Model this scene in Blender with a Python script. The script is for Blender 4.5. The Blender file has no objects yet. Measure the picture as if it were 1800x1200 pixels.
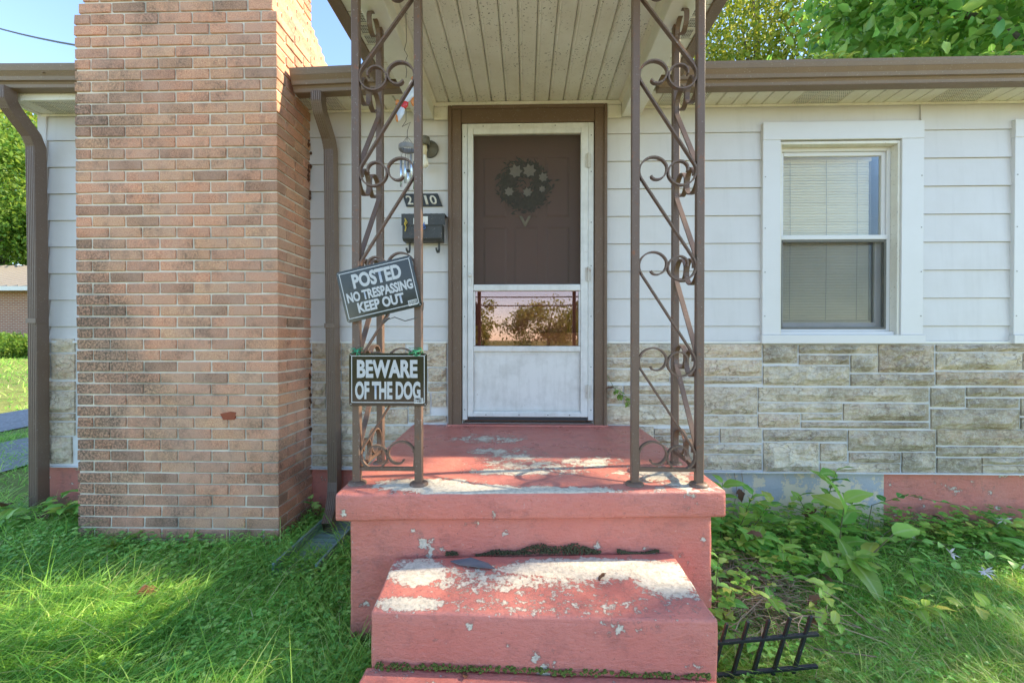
import bpy, bmesh, math, random
import numpy as np
from mathutils import Vector, Matrix
random.seed(7)
rng = np.random.default_rng(11)
R = math.radians
scn = bpy.context.scene
COL = scn.collection

# ------------------------------------------------------------------ camera, sky, sun, exposure
cd = bpy.data.cameras.new("camera")
cam = bpy.data.objects.new("camera", cd); COL.objects.link(cam)
cam.location = (0, -3.05, 1.30)
cam.rotation_euler = (math.pi / 2 - math.atan(6 / 762), 0, math.atan(20 / 762))
cd.sensor_fit = 'HORIZONTAL'; cd.sensor_width = 36; cd.lens = 762 / 1800 * 36
cd.shift_x = -5 / 1800
cd.clip_start = 0.05; cd.clip_end = 1000
scn.camera = cam

SUN_EL, SUN_AZ = 37.0, 9.0           # azimuth measured from +X towards +Y
sdir = Vector((math.cos(R(SUN_EL)) * math.cos(R(SUN_AZ)), math.cos(R(SUN_EL)) * math.sin(R(SUN_AZ)), math.sin(R(SUN_EL))))
w = bpy.data.worlds.new("World"); scn.world = w; w.use_nodes = True
nt = w.node_tree; nt.nodes.clear()
sky = nt.nodes.new('ShaderNodeTexSky'); sky.sky_type = 'NISHITA'; sky.sun_disc = False
sky.sun_elevation = R(SUN_EL); sky.sun_rotation = R(90 - SUN_AZ)
sky.air_density = 0.9; sky.dust_density = 0.15; sky.ozone_density = 1.3
bg = nt.nodes.new('ShaderNodeBackground'); bg.inputs[1].default_value = 0.12
wo = nt.nodes.new('ShaderNodeOutputWorld')
nt.links.new(sky.outputs[0], bg.inputs[0]); nt.links.new(bg.outputs[0], wo.inputs[0])
sl = bpy.data.lights.new("sun", 'SUN'); sl.energy = 3.1; sl.angle = R(0.8); sl.color = (1.0, 0.83, 0.60)
so = bpy.data.objects.new("sun", sl); COL.objects.link(so)
so.rotation_euler = sdir.to_track_quat('Z', 'Y').to_euler(); so.location = sdir * 30
scn.view_settings.view_transform = 'Standard'; scn.view_settings.look = 'None'
scn.view_settings.gamma = 1; scn.view_settings.use_curve_mapping = False
scn.view_settings.exposure = 2.08
scn.render.engine = 'CYCLES'
scn.cycles.max_bounces = 10; scn.cycles.transparent_max_bounces = 16
scn.cycles.diffuse_bounces = 5

# ------------------------------------------------------------------ helpers
class MB:
    def __init__(s): s.v = []; s.f = []
    def quad(s, a, b, c, d):
        n = len(s.v); s.v += [tuple(a), tuple(b), tuple(c), tuple(d)]; s.f.append((n, n+1, n+2, n+3)); return s
    def poly(s, pts):
        n = len(s.v); s.v += [tuple(p) for p in pts]; s.f.append(tuple(range(n, n+len(pts)))); return s
    def hexa(s, p):            # 8 points: bottom ring ccw 0-3, top ring 4-7
        n = len(s.v); s.v += [tuple(q) for q in p]
        s.f += [(n+3, n+2, n+1, n), (n+4, n+5, n+6, n+7)] + [(n+i, n+(i+1) % 4, n+4+(i+1) % 4, n+4+i) for i in range(4)]
        return s
    def box(s, x0, x1, y0, y1, z0, z1):
        return s.hexa([(x0,y0,z0),(x1,y0,z0),(x1,y1,z0),(x0,y1,z0),(x0,y0,z1),(x1,y0,z1),(x1,y1,z1),(x0,y1,z1)])
    def prism_x(s, prof, x0, x1):      # closed (y,z) profile extruded along X
        n = len(s.v); k = len(prof)
        s.v += [(x0, y, z) for y, z in prof] + [(x1, y, z) for y, z in prof]
        s.f += [tuple(range(n, n+k)), tuple(range(n+2*k-1, n+k-1, -1))]
        s.f += [(n+i, n+k+i, n+k+(i+1) % k, n+(i+1) % k) for i in range(k)]
        return s
    def prism_y(s, prof, y0, y1):      # closed (x,z) profile
        n = len(s.v); k = len(prof)
        s.v += [(x, y0, z) for x, z in prof] + [(x, y1, z) for x, z in prof]
        s.f += [tuple(range(n+k-1, n-1, -1)), tuple(range(n+k, n+2*k))]
        s.f += [(n+i, n+(i+1) % k, n+k+(i+1) % k, n+k+i) for i in range(k)]
        return s
    def prism_z(s, prof, z0, z1):      # closed ccw (x,y) profile
        n = len(s.v); k = len(prof)
        s.v += [(x, y, z0) for x, y in prof] + [(x, y, z1) for x, y in prof]
        s.f += [tuple(range(n+k-1, n-1, -1)), tuple(range(n+k, n+2*k))]
        s.f += [(n+i, n+(i+1) % k, n+k+(i+1) % k, n+k+i) for i in range(k)]
        return s
    def sweep(s, path, sec, up=(0,0,1), scale=None):   # section (a,b) swept along path; a along side, b along up-ish
        P = [Vector(p) for p in path]; n = len(s.v); k = len(sec); U = Vector(up)
        for i, p in enumerate(P):
            t = (P[min(i+1, len(P)-1)] - P[max(i-1, 0)]).normalized()
            side = t.cross(U)
            if side.length < 1e-4: side = t.cross(Vector((0, 1, 0)))
            side.normalize(); b = side.cross(t)
            sc = 1 if scale is None else scale[i]
            for a, c in sec: s.v.append(tuple(p + side*a*sc + b*c*sc))
        for i in range(len(P)-1):
            for j in range(k):
                s.f.append((n+i*k+j, n+i*k+(j+1) % k, n+(i+1)*k+(j+1) % k, n+(i+1)*k+j))
        s.f.append(tuple(range(n+k-1, n-1, -1))); s.f.append(tuple(range(n+(len(P)-1)*k, n+len(P)*k)))
        return s
    def tube(s, path, r, k=8, scale=None):
        return s.sweep(path, [(r*math.cos(2*math.pi*j/k), r*math.sin(2*math.pi*j/k)) for j in range(k)], up=(0.13, 0.31, 0.94), scale=scale)
    def lathe(s, prof, c=(0,0,0), k=16, axis='z'):
        n = len(s.v); m = len(prof)
        for j in range(k):
            a = 2*math.pi*j/k
            for r, z in prof:
                if axis == 'z': s.v.append((c[0]+r*math.cos(a), c[1]+r*math.sin(a), c[2]+z))
                else: s.v.append((c[0]+r*math.cos(a), c[1]-z, c[2]+r*math.sin(a)))
        for j in range(k):
            j2 = (j+1) % k
            for i in range(m-1):
                s.f.append((n+j*m+i, n+j2*m+i, n+j2*m+i+1, n+j*m+i+1))
        return s
    def mesh(s, name):
        me = bpy.data.meshes.new(name); me.from_pydata(s.v, [], s.f); me.update(); return me
    def build(s, name, m, parent=None, smooth=False, bevel=0, seg=1):
        me = s.mesh(name); return link(name, me, m, parent, smooth, bevel, seg)

def link(name, me, m, parent=None, smooth=False, bevel=0, seg=1):
    if m is not None and not me.materials: me.materials.append(m)
    if smooth: me.polygons.foreach_set('use_smooth', [True]*len(me.polygons))
    o = bpy.data.objects.new(name, me); COL.objects.link(o)
    if parent is not None:
        o.parent = parent
        o.matrix_parent_inverse = Matrix.Translation(-wloc(parent)) if parent.type == 'EMPTY' or parent.location.length > 0 else Matrix.Identity(4)
    if bevel:
        b = o.modifiers.new('bevel', 'BEVEL'); b.width = bevel; b.segments = seg; b.limit_method = 'ANGLE'; b.angle_limit = R(40)
    return o
def wloc(o):
    l = o.location.copy()
    while o.parent is not None:
        o = o.parent
        l += o.location if o.parent is None else Vector((0,0,0))
    return l
def tag(o, label, cat, group=None, kind=None):
    o['label'] = label; o['category'] = cat
    if group: o['group'] = group
    if kind: o['kind'] = kind
    return o
def thing(name, label, cat, loc=(0,0,0), group=None):
    o = bpy.data.objects.new(name, None); COL.objects.link(o); o.location = loc; o.empty_display_size = .1
    return tag(o, label, cat, group)
def recalc(me):
    bm = bmesh.new(); bm.from_mesh(me); bmesh.ops.recalc_face_normals(bm, faces=bm.faces); bm.to_mesh(me); bm.free()

# ------------------------------------------------------------------ materials
class NT:
    def __init__(s, m): s.m = m; m.use_nodes = True; s.t = m.node_tree; s.t.nodes.clear(); s.out = s.n('OutputMaterial')
    def n(s, typ, **kw):
        nd = s.t.nodes.new('ShaderNode'+typ)
        for k, v in kw.items():
            if k.startswith('i_'): s.set(nd.inputs[int(k[2:])], v)
            else: setattr(nd, k, v)
        return nd
    def set(s, sock, v):
        if isinstance(v, (int, float)) and sock.type == 'RGBA': v = (v, v, v, 1)
        if hasattr(v, 'is_output') or isinstance(v, bpy.types.NodeSocket): s.t.links.new(v, sock)
        else:
            if isinstance(v, tuple) and len(v) == 3 and sock.type == 'RGBA': v = v + (1,)
            sock.default_value = v
    def pos(s): return s.n('NewGeometry').outputs['Position']
    def noise(s, scale, detail=4, rough=.55, vec=None, stretch=None, off=0):
        v = vec if vec is not None else s.pos()
        if stretch or off:
            mp = s.n('Mapping'); s.set(mp.inputs[0], v); mp.inputs[3].default_value = stretch or (1,1,1); mp.inputs[1].default_value = (off, off*.7, off*1.3); v = mp.outputs[0]
        nd = s.n('TexNoise'); s.set(nd.inputs['Vector'], v); nd.inputs['Scale'].default_value = scale
        nd.inputs['Detail'].default_value = detail; nd.inputs['Roughness'].default_value = rough
        return nd.outputs['Fac']
    def ramp(s, fac, stops, interp='LINEAR'):
        r = s.n('ValToRGB'); s.set(r.inputs[0], fac); e = r.color_ramp.elements; r.color_ramp.interpolation = interp
        while len(e) < len(stops): e.new(0.5)
        for el, (p, c) in zip(e, stops):
            el.position = p; el.color = (c if isinstance(c, tuple) else (c,c,c)) + (1,)
        return r.outputs[0]
    def mix(s, fac, a, b, mode='MIX'):
        nd = s.n('MixRGB', blend_type=mode); s.set(nd.inputs[0], fac); s.set(nd.inputs[1], a); s.set(nd.inputs[2], b); return nd.outputs[0]
    def math(s, op, a, b=0.0, clamp=False):
        nd = s.n('Math', operation=op, use_clamp=clamp); s.set(nd.inputs[0], a); s.set(nd.inputs[1], b); return nd.outputs[0]
    def sepz(s):
        sp = s.n('SeparateXYZ'); s.set(sp.inputs[0], s.pos()); return sp.outputs
    def rnd(s):
        a = s.n('Attribute', attribute_name='rnd').outputs['Fac']; b = s.n('ObjectInfo').outputs['Random']
        return s.math('ADD', a, s.math('MULTIPLY', b, s.math('LESS_THAN', a, .00001)), True)
    def bump(s, h, strength=.3, dist=.01):
        b = s.n('Bump'); b.inputs['Strength'].default_value = strength; b.inputs['Distance'].default_value = dist; s.set(b.inputs['Height'], h); return b.outputs[0]
    def principled(s, col, rough=.5, normal=None, metallic=0, spec=.5, **kw):
        p = s.n('BsdfPrincipled'); s.set(p.inputs['Base Color'], col); s.set(p.inputs['Roughness'], rough)
        p.inputs['Metallic'].default_value = metallic; p.inputs['Specular IOR Level'].default_value = spec
        if normal is not None: s.set(p.inputs['Normal'], normal)
        for k, v in kw.items(): s.set(p.inputs[k], v)
        return p.outputs[0]
    def end(s, sh): s.t.links.new(sh, s.out.inputs[0]); return s.m
def new(name): return NT(bpy.data.materials.new(name))

def M_paint(name, col, dirt=(.35,.30,.22), amt=.25, rough=.45, speck=0, streak=0, bump=.08):
    t = new(name)
    n1 = t.ramp(t.noise(3.1, 6, .65), [(.42, 0.0), (.78, 1.0)])
    c = t.mix(t.math('MULTIPLY', n1, amt), col, dirt)
    if streak:
        s2 = t.ramp(t.noise(14, 4, .6, stretch=(1, 1, .07)), [(.52, 0.0), (.8, 1.0)])
        c = t.mix(t.math('MULTIPLY', s2, streak), c, (.25,.24,.2))
    if speck:
        v = t.ramp(t.noise(95, 2, .5), [(.635, 0.0), (.68, 1.0)])
        g = t.ramp(t.noise(5, 3), [(.40, 0.0), (.6, 1.0)])
        c = t.mix(t.math('MULTIPLY', t.math('MULTIPLY', v, g), speck), c, (.10,.09,.07))
    n2 = t.noise(60, 3)
    return t.end(t.principled(c, rough, t.bump(n2, bump, .004)))
m_siding = M_paint('white_siding', (.615,.595,.57), amt=.16, rough=.38, streak=.14, bump=.12)
m_sidejoint = M_paint('aged_trim_paint', (.74,.74,.70), amt=.3)
m_cream = M_paint('cream_paint', (.74,.715,.62), dirt=(.40,.30,.16), amt=.45, rough=.5, speck=.45)
m_ceiling = M_paint('ceiling_paint', (.77,.75,.68), dirt=(.45,.37,.24), amt=.45, rough=.45, speck=1.0)
m_beam = M_paint('beam_wrap', (.76,.75,.69), dirt=(.45,.38,.25), amt=.35, rough=.4)
m_trim = M_paint('white_trim_metal', (.66,.65,.63), amt=.10, rough=.35)
def M_door():
    t = new('weathered_white_aluminium')
    g = t.ramp(t.noise(7, 8, .72), [(.45, 0.0), (.72, 1.0)])
    s2 = t.ramp(t.noise(30, 5, .65, stretch=(1,1,.12)), [(.50, 0.0), (.72, 1.0)])
    c = t.mix(t.math('MULTIPLY', g, .50), (.68,.68,.655), (.40,.395,.355))
    c = t.mix(t.math('MULTIPLY', s2, .20), c, (.30,.30,.27))
    r = t.ramp(t.noise(22, 4, .6, off=3), [(.70, 0.0), (.76, 1.0)])
    c = t.mix(t.math('MULTIPLY', r, .5), c, (.28,.18,.11))
    return t.end(t.principled(c, .5, t.bump(t.noise(70, 4), .12, .004)))
m_door = M_door()
m_hinge = None
def M_metal(name, col, col2, rust=(.20,.075,.03), ramt=.5, rough=.5):
    t = new(name)
    c = t.mix(t.noise(9, 5), col, col2)
    r = t.ramp(t.noise(28, 6, .7), [(.60, 0.0), (.68, 1.0)])
    c = t.mix(t.math('MULTIPLY', r, ramt), c, rust)
    s2 = t.ramp(t.noise(120, 2), [(.66, 0.0), (.70, 1.0)])
    c = t.mix(t.math('MULTIPLY', s2, .35), c, (.45,.42,.37))
    return t.end(t.principled(c, rough, t.bump(t.noise(90, 4), .15, .004)))
m_iron = M_metal('brown_painted_iron', (.165,.105,.07), (.11,.07,.05), rust=(.24,.085,.03), ramt=.75)
m_gutter = M_metal('brown_aluminium', (.21,.14,.08), (.16,.105,.062), rust=(.20,.16,.11), ramt=.35, rough=.42)
m_spout = M_metal('brown_downspout', (.20,.14,.10), (.155,.108,.08), rust=(.20,.17,.14), ramt=.3, rough=.45)
m_browntrim = M_metal('brown_wood_trim', (.16,.10,.06), (.12,.075,.047), rust=(.18,.14,.11), ramt=.5, rough=.55)
m_hinge = M_metal('rusty_white_hinge', (.62,.60,.55), (.45,.42,.36), rust=(.22,.09,.04), ramt=.9)
m_black = M_metal('black_fence_paint', (.018,.020,.022), (.03,.033,.036), rust=(.06,.06,.06), ramt=.3, rough=.35)
m_mail = M_metal('worn_black_metal', (.035,.036,.035), (.06,.06,.056), rust=(.14,.13,.11), ramt=.5, rough=.5)
m_lampm = M_metal('old_lamp_metal', (.10,.10,.085), (.16,.15,.12), rust=(.2,.12,.06), ramt=.4, rough=.5)
m_silver = M_metal('pewter', (.30,.30,.30), (.18,.18,.18), rust=(.08,.08,.08), ramt=.4, rough=.35)

def M_brick():
    t = new('brick')
    r = t.rnd()
    c = t.ramp(r, [(0, (.56,.28,.17)), (.2, (.70,.35,.22)), (.42, (.58,.32,.195)), (.6, (.66,.385,.235)), (.72, (.31,.185,.125)), (.78, (.52,.27,.175)), (.9, (.60,.30,.19)), (1, (.40,.22,.145))])
    c = t.mix(.85, c, t.ramp(t.noise(130, 6, .8), [(.32, (.08,.05,.04)), (.43, (.38,.35,.33)), (.52, (.55,.53,.51)), (.68, (.88,.84,.76))]), 'OVERLAY')
    # colour flashed along single bricks
    fl = t.ramp(t.noise(11, 2, .5, off=5), [(.60, 0.0), (.72, 1.0)])
    c = t.mix(t.math('MULTIPLY', fl, .45), c, (.20,.105,.075))
    gy = t.ramp(t.noise(4.5, 5, .6, off=15), [(.36, 0.05), (.62, .6)])
    c = t.mix(gy, c, (.52,.33,.24))
    # mildew and soot, patchy, wherever water runs down the stack
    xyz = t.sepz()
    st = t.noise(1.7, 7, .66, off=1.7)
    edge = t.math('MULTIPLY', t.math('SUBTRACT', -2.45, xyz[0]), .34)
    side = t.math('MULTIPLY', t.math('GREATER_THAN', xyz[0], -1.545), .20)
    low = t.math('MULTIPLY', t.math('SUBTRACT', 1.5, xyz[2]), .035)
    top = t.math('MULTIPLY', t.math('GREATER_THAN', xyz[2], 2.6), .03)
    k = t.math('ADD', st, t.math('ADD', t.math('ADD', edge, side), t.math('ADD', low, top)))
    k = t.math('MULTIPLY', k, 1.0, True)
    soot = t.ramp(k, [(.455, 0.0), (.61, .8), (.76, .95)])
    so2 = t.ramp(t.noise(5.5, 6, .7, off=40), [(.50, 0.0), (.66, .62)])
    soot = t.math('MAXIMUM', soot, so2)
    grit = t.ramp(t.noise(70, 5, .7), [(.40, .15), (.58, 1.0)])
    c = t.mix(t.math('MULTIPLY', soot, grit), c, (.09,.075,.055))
    wt = t.ramp(t.noise(26, 6, .7, off=9), [(.665, 0.0), (.73, 1.0)])
    wl = t.math('MULTIPLY', wt, t.ramp(xyz[2], [(.0, .8), (.9, .15)]))
    c = t.mix(t.math('MULTIPLY', wl, .6), c, (.55,.50,.45))
    h = t.mix(.5, t.noise(160, 5, .7), t.noise(45, 4, .6))
    return t.end(t.principled(c, .9, t.bump(h, .55, .006), spec=.2))
m_brick = M_brick()
def M_mortar():
    t = new('mortar')
    c = t.mix(t.noise(18, 6, .7), (.64,.57,.46), (.82,.75,.62))
    s = t.ramp(t.noise(1.7, 7, .66, off=1.7), [(.47, 0.0), (.68, .7)])
    c = t.mix(s, c, (.17,.155,.115))
    return t.end(t.principled(c, .95, t.bump(t.noise(120, 5), .5, .005), spec=.1))
m_mortar = M_mortar()
def M_stone():
    t = new('cast_stone')
    r = t.rnd()
    c = t.ramp(r, [(0, (.68,.58,.44)), (.3, (.48,.40,.30)), (.5, (.74,.64,.49)), (.75, (.57,.47,.345)), (1, (.68,.54,.39))])
    c = t.mix(.5, c, t.ramp(t.noise(40, 7, .72), [(.28, (.10,.085,.065)), (.5, (.48,.47,.45)), (.70, (.80,.78,.72))]), 'OVERLAY')
    vein = t.ramp(t.noise(12, 6, .6, stretch=(.5, 1, 2.6), off=4), [(.47, 0.0), (.50, 1.0), (.53, 0.0)])
    c = t.mix(t.math('MULTIPLY', vein, .55), c, (.62,.57,.47))
    grx = t.sepz()
    grm = t.ramp(t.math('ADD', t.noise(2.6, 7, .7, off=2), t.math('MULTIPLY', t.math('SUBTRACT', grx[0], 1.6), .025)), [(.45, 0.0), (.64, 1.0)])
    c = t.mix(t.math('MULTIPLY', grm, .58), c, (.13,.115,.075))
    red = t.ramp(t.noise(5, 4, .6, off=8), [(.56, 0.0), (.74, 1.0)])
    c = t.mix(t.math('MULTIPLY', red, .35), c, (.36,.21,.13))
    wht = t.ramp(t.noise(30, 5, .7, off=6), [(.66, 0.0), (.74, 1.0)])
    c = t.mix(t.math('MULTIPLY', wht, .4), c, (.66,.64,.58))
    mp = t.n('Mapping'); t.set(mp.inputs[0], t.mix(.045, t.pos(), t.n('TexNoise').outputs['Color'], 'ADD')); mp.inputs[3].default_value = (.55, 1, 1.15)
    vo = t.n('TexVoronoi', feature='SMOOTH_F1'); vo.inputs['Scale'].default_value = 24; vo.inputs['Smoothness'].default_value = .25; t.set(vo.inputs['Vector'], mp.outputs[0])
    ve = t.n('TexVoronoi', feature='DISTANCE_TO_EDGE'); ve.inputs['Scale'].default_value = 24; t.set(ve.inputs['Vector'], mp.outputs[0])
    ed = t.ramp(ve.outputs['Distance'], [(.0, 1.0), (.09, 0.0)])
    c = t.mix(t.math('MULTIPLY', ed, t.ramp(t.noise(9, 4), [(.40, .0), (.62, .75)])), c, (.15,.105,.07))
    ed2 = t.ramp(t.noise(16, 5, .65, off=18), [(.485, 0.0), (.50, .8), (.515, 0.0)])
    c = t.mix(t.math('MULTIPLY', ed2, .7), c, (.72,.68,.58))
    h = t.mix(.42, vo.outputs['Distance'], t.noise(30, 7, .7))
    return t.end(t.principled(c, .85, t.bump(h, .9, .022), spec=.25))
m_stone = M_stone()
def M_joint():
    t = new('pale_mortar')
    c = t.mix(t.noise(25, 5), (.62,.63,.63), (.76,.76,.74))
    c = t.mix(t.ramp(t.noise(6, 5, .7), [(.52, 0.0), (.75, .5)]), c, (.30,.28,.23))
    return t.end(t.principled(c, .9, t.bump(t.noise(90, 4), .3, .004)))
m_joint = M_joint()

def spots(t, lst, xyz):     # soft blobs where the paint has worn, (x, y, rx, ry, weight)
    tot = None
    for (x, y, rx, ry, wgt) in lst:
        dx = t.math('DIVIDE', t.math('SUBTRACT', xyz[0], x), rx); dy = t.math('DIVIDE', t.math('SUBTRACT', xyz[1], y), ry)
        d = t.math('ADD', t.math('MULTIPLY', dx, dx), t.math('MULTIPLY', dy, dy))
        g = t.math('MULTIPLY', t.math('SUBTRACT', 1.0, d, True), wgt)
        tot = g if tot is None else t.math('ADD', tot, g)
    return tot
def M_red(name, lst, base=.0, fs=13, vert=0.0, gloss=.42, chipc=(.62,.555,.44)):
    t = new(name); xyz = t.sepz()
    c = t.mix(t.noise(5, 6, .65), (.66,.22,.165), (.55,.17,.13))
    c = t.mix(t.ramp(t.noise(3.2, 5, .7, off=3), [(.45, 0.0), (.75, .5)]), c, (.60,.26,.21))
    dk = t.ramp(t.noise(9, 8, .74, off=7), [(.52, 0.0), (.74, 1.0)])
    c = t.mix(t.math('MULTIPLY', dk, .55), c, (.21,.085,.075))
    fine = t.ramp(t.noise(55, 6, .7, off=17), [(.655, 0.0), (.69, 1.0)])
    c = t.mix(t.math('MULTIPLY', fine, .65), c, (.60,.50,.44))
    pit = t.ramp(t.noise(80, 4, .7, off=27), [(.66, 0.0), (.70, 1.0)])
    c = t.mix(t.math('MULTIPLY', pit, .6), c, (.10,.05,.04))
    nz = t.n('NewGeometry'); sp = t.n('SeparateXYZ'); t.set(sp.inputs[0], nz.outputs['Normal'])
    up = t.math('GREATER_THAN', sp.outputs[2], .6)
    ns = t.mix(.35, t.noise(fs, 10, .78, off=12), t.noise(fs*3.3, 8, .75, off=33))
    k = t.math('ADD', ns, base)
    if lst:
        k = t.math('ADD', k, t.math('MULTIPLY', spots(t, lst, xyz), up))
    k2 = t.math('ADD', t.noise(9, 8, .62, off=30), vert-.012)
    kk = t.math('ADD', t.math('MULTIPLY', k, up), t.math('MULTIPLY', k2, t.math('SUBTRACT', 1.0, up)))
    chip = t.ramp(kk, [(.640, 0.0), (.650, 1.0)])
    rim = t.ramp(kk, [(.600, 0.0), (.638, .55), (.645, 0.0)])
    c = t.mix(rim, c, (.26,.12,.10))
    bare = t.ramp(t.noise(55, 6, .7), [(.28, (.38,.34,.265)), (.55, tuple(1.1*v for v in chipc)), (.8, (.78,.71,.57))])
    c = t.mix(chip, c, bare)
    low = t.ramp(xyz[2], [(.0, .85), (.16, 0.0)])
    g2 = t.math('MULTIPLY', low, t.ramp(t.noise(16, 6, .7), [(.40, 0.0), (.58, 1.0)]))
    c = t.mix(g2, c, (.075,.075,.04))
    h = t.mix(.5, t.noise(22, 9, .72), t.noise(55, 6, .7, stretch=(.55, 1, 1.2)))
    h = t.math('SUBTRACT', t.math('MULTIPLY', h, 1.2), t.math('MULTIPLY', chip, .30))
    crack = t.ramp(t.noise(4.2, 7, .62, off=21), [(.497, 0.0), (.502, 1.0), (.507, 0.0)])
    h = t.math('SUBTRACT', h, t.math('MULTIPLY', crack, .12))
    rg = t.mix(chip, t.ramp(t.noise(6, 4), [(.35, gloss-.1), (.7, gloss+.15)]), (.9,.9,.9))
    return t.end(t.principled(c, rg, t.bump(h, .8, .014)))
m_slab = M_red('worn_red_floor_paint', [(-.22,-.42,.30,.16,.14), (-.12,-.72,.26,.14,.13), (.05,-.95,.45,.22,.12), (.38,-.85,.22,.12,.10), (-.40,-1.23,.34,.12,.24), (.05,-1.27,.55,.07,.22), (.62,-1.05,.26,.16,.17), (.68,-1.22,.2,.08,.14), (-.1,-1.05,.2,.06,.12)], base=.035, gloss=.34)
m_step = M_red('worn_red_step_paint', [(.30,-1.36,.42,.085,.30), (-.42,-1.40,.13,.12,.20), (.52,-1.47,.14,.10,.20), (-.40,-1.60,.14,.05,.20), (-.05,-1.45,.5,.12,.11), (.0,-1.86,.7,.17,.20), (.1,-1.60,.6,.06,.06)], base=.065, fs=24, vert=.03, gloss=.5)
m_found_red = M_red('red_foundation_paint', [], vert=.035, chipc=(.62,.55,.45))
def M_peel():
    t = new('peeling_blue_foundation_paint'); xyz = t.sepz()
    c = t.mix(t.noise(9, 5), (.38,.40,.43), (.50,.51,.52))
    up = t.math('MULTIPLY', t.math('SUBTRACT', .22, xyz[2]), .55)
    k = t.math('ADD', t.noise(6, 10, .74, off=4), up)
    p = t.ramp(k, [(.46, 0.0), (.475, 1.0)])
    b = t.mix(t.noise(30, 6, .7), (.72,.62,.45), (.68,.58,.44))
    c = t.mix(p, c, b)
    return t.end(t.principled(c, .85, t.bump(t.mix(p, t.noise(60, 4), .0), .5, .008)))
m_peel = M_peel()

def M_plain(name, col, rough=.5, metallic=0, spec=.5, var=.0, **kw):
    t = new(name)
    c = col if not var else t.mix(t.math('MULTIPLY', t.noise(20, 5), var), col, tuple(x*.5 for x in col))
    return t.end(t.principled(c, rough, metallic=metallic, spec=spec, **kw))
m_chrome = M_plain('chime_aluminium', (.62,.72,.84), .25, .8)
m_white = M_plain('sign_white_ink', (.47,.475,.47), .35)
m_numw = M_plain('ivory_numerals', (.66,.62,.52), .5)
m_signblack = M_plain('glossy_black_sign', (.014,.013,.011), .12, spec=.55)
m_numblack = M_plain('number_plate_black', (.03,.032,.032), .5, var=.5)
m_green_wire = M_plain('green_plastic_tie', (.04,.32,.16), .4)
m_grey_wire = M_plain('grey_wire', (.10,.09,.08), .5)
m_bulb = M_plain('frosted_bulb', (.80,.78,.70), .15)
m_socket = M_plain('ivory_socket', (.62,.55,.38), .5)
m_tray = M_plain('green_plastic_tray', (.25,.36,.32), .5, var=.6)
m_cable = M_plain('black_cable', (.06,.055,.05), .6)
m_dark = M_plain('dark_void', (.015,.013,.012), .9)
m_rubber = M_plain('door_sweep', (.03,.032,.036), .6)
m_roof = M_plain('dark_shingles', (.09,.08,.075), .9, var=.5)
m_card = M_plain('cardboard', (.52,.30,.17), .8)
m_wood = M_plain('pole_wood', (.15,.11,.08), .9, var=.5)
m_blind = M_plain('blind_slat', (.80,.72,.56), .45)
m_cordm = M_plain('blind_cord', (.45,.43,.38), .8)
m_innerdoor = M_plain('red_brown_door', (.33,.14,.095), .4, var=.25)
m_wall_in = M_plain('interior_wall', (.35,.32,.28), .8)
m_ylw = M_plain('yellow_plastic', (.55,.42,.06), .4)
m_blue = M_plain('blue_plastic', (.05,.16,.50), .4)
m_paper = M_plain('paper_sticker', (.72,.72,.68), .6)
m_redpatch = M_plain('red_sealant', (.30,.055,.02), .45, var=.4)
m_slate = M_plain('grey_shard', (.14,.145,.16), .7, var=.5)
m_deadleaf = M_plain('dead_leaf', (.16,.075,.035), .8, var=.6)
m_redleaf = M_plain('red_leaf', (.16,.045,.025), .6, var=.4)
m_foam = M_plain('brown_sealant', (.13,.055,.025), .9, var=.6)
m_bone = M_plain('letter_cream', (.62,.52,.34), .5)
m_glassA = M_plain('red_ornament_glass', (.60,.04,.05), .15)
m_glassB = M_plain('pale_ornament_glass', (.62,.70,.85), .15)
m_glassC = M_plain('amber_ornament_glass', (.65,.24,.06), .15)
m_petal = M_plain('white_petal', (.80,.74,.72), .5)
m_gravel = None
def M_glass(name, fac, tint, rough=.01, tint2=(1,1,1)):
    t = new(name)
    tr = t.n('BsdfTransparent'); t.set(tr.inputs[0], tint)
    gl = t.n('BsdfGlossy'); gl.inputs['Roughness'].default_value = rough; t.set(gl.inputs[0], tint2)
    fr = t.n('Fresnel'); fr.inputs[0].default_value = 1.5
    f = t.math('ADD', t.math('MULTIPLY', fr.outputs[0], 1.2 if fac else .5), fac, True)
    mx = t.n('MixShader'); t.set(mx.inputs[0], f); t.t.links.new(tr.outputs[0], mx.inputs[1]); t.t.links.new(gl.outputs[0], mx.inputs[2])
    return t.end(mx.outputs[0])
m_glass = M_glass('storm_glass', .10, (.92,.84,.80), tint2=(1,.74,.76))
m_pane = M_glass('window_glass', .0, (.95,.96,.94))
def M_screen(name, col, open_):
    t = new(name)
    tr = t.n('BsdfTransparent'); d = t.n('BsdfDiffuse'); t.set(d.inputs[0], col)
    g = t.math('ADD', t.math('MULTIPLY', t.noise(2.5, 3), .14), open_-.07)
    mx = t.n('MixShader'); t.set(mx.inputs[0], g); t.t.links.new(d.outputs[0], mx.inputs[1]); t.t.links.new(tr.outputs[0], mx.inputs[2])
    return t.end(mx.outputs[0])
m_screen = M_screen('brown_insect_screen', (.092,.079,.068), .40)
m_wscreen = M_screen('grey_insect_screen', (.10,.10,.092), .76)

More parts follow.
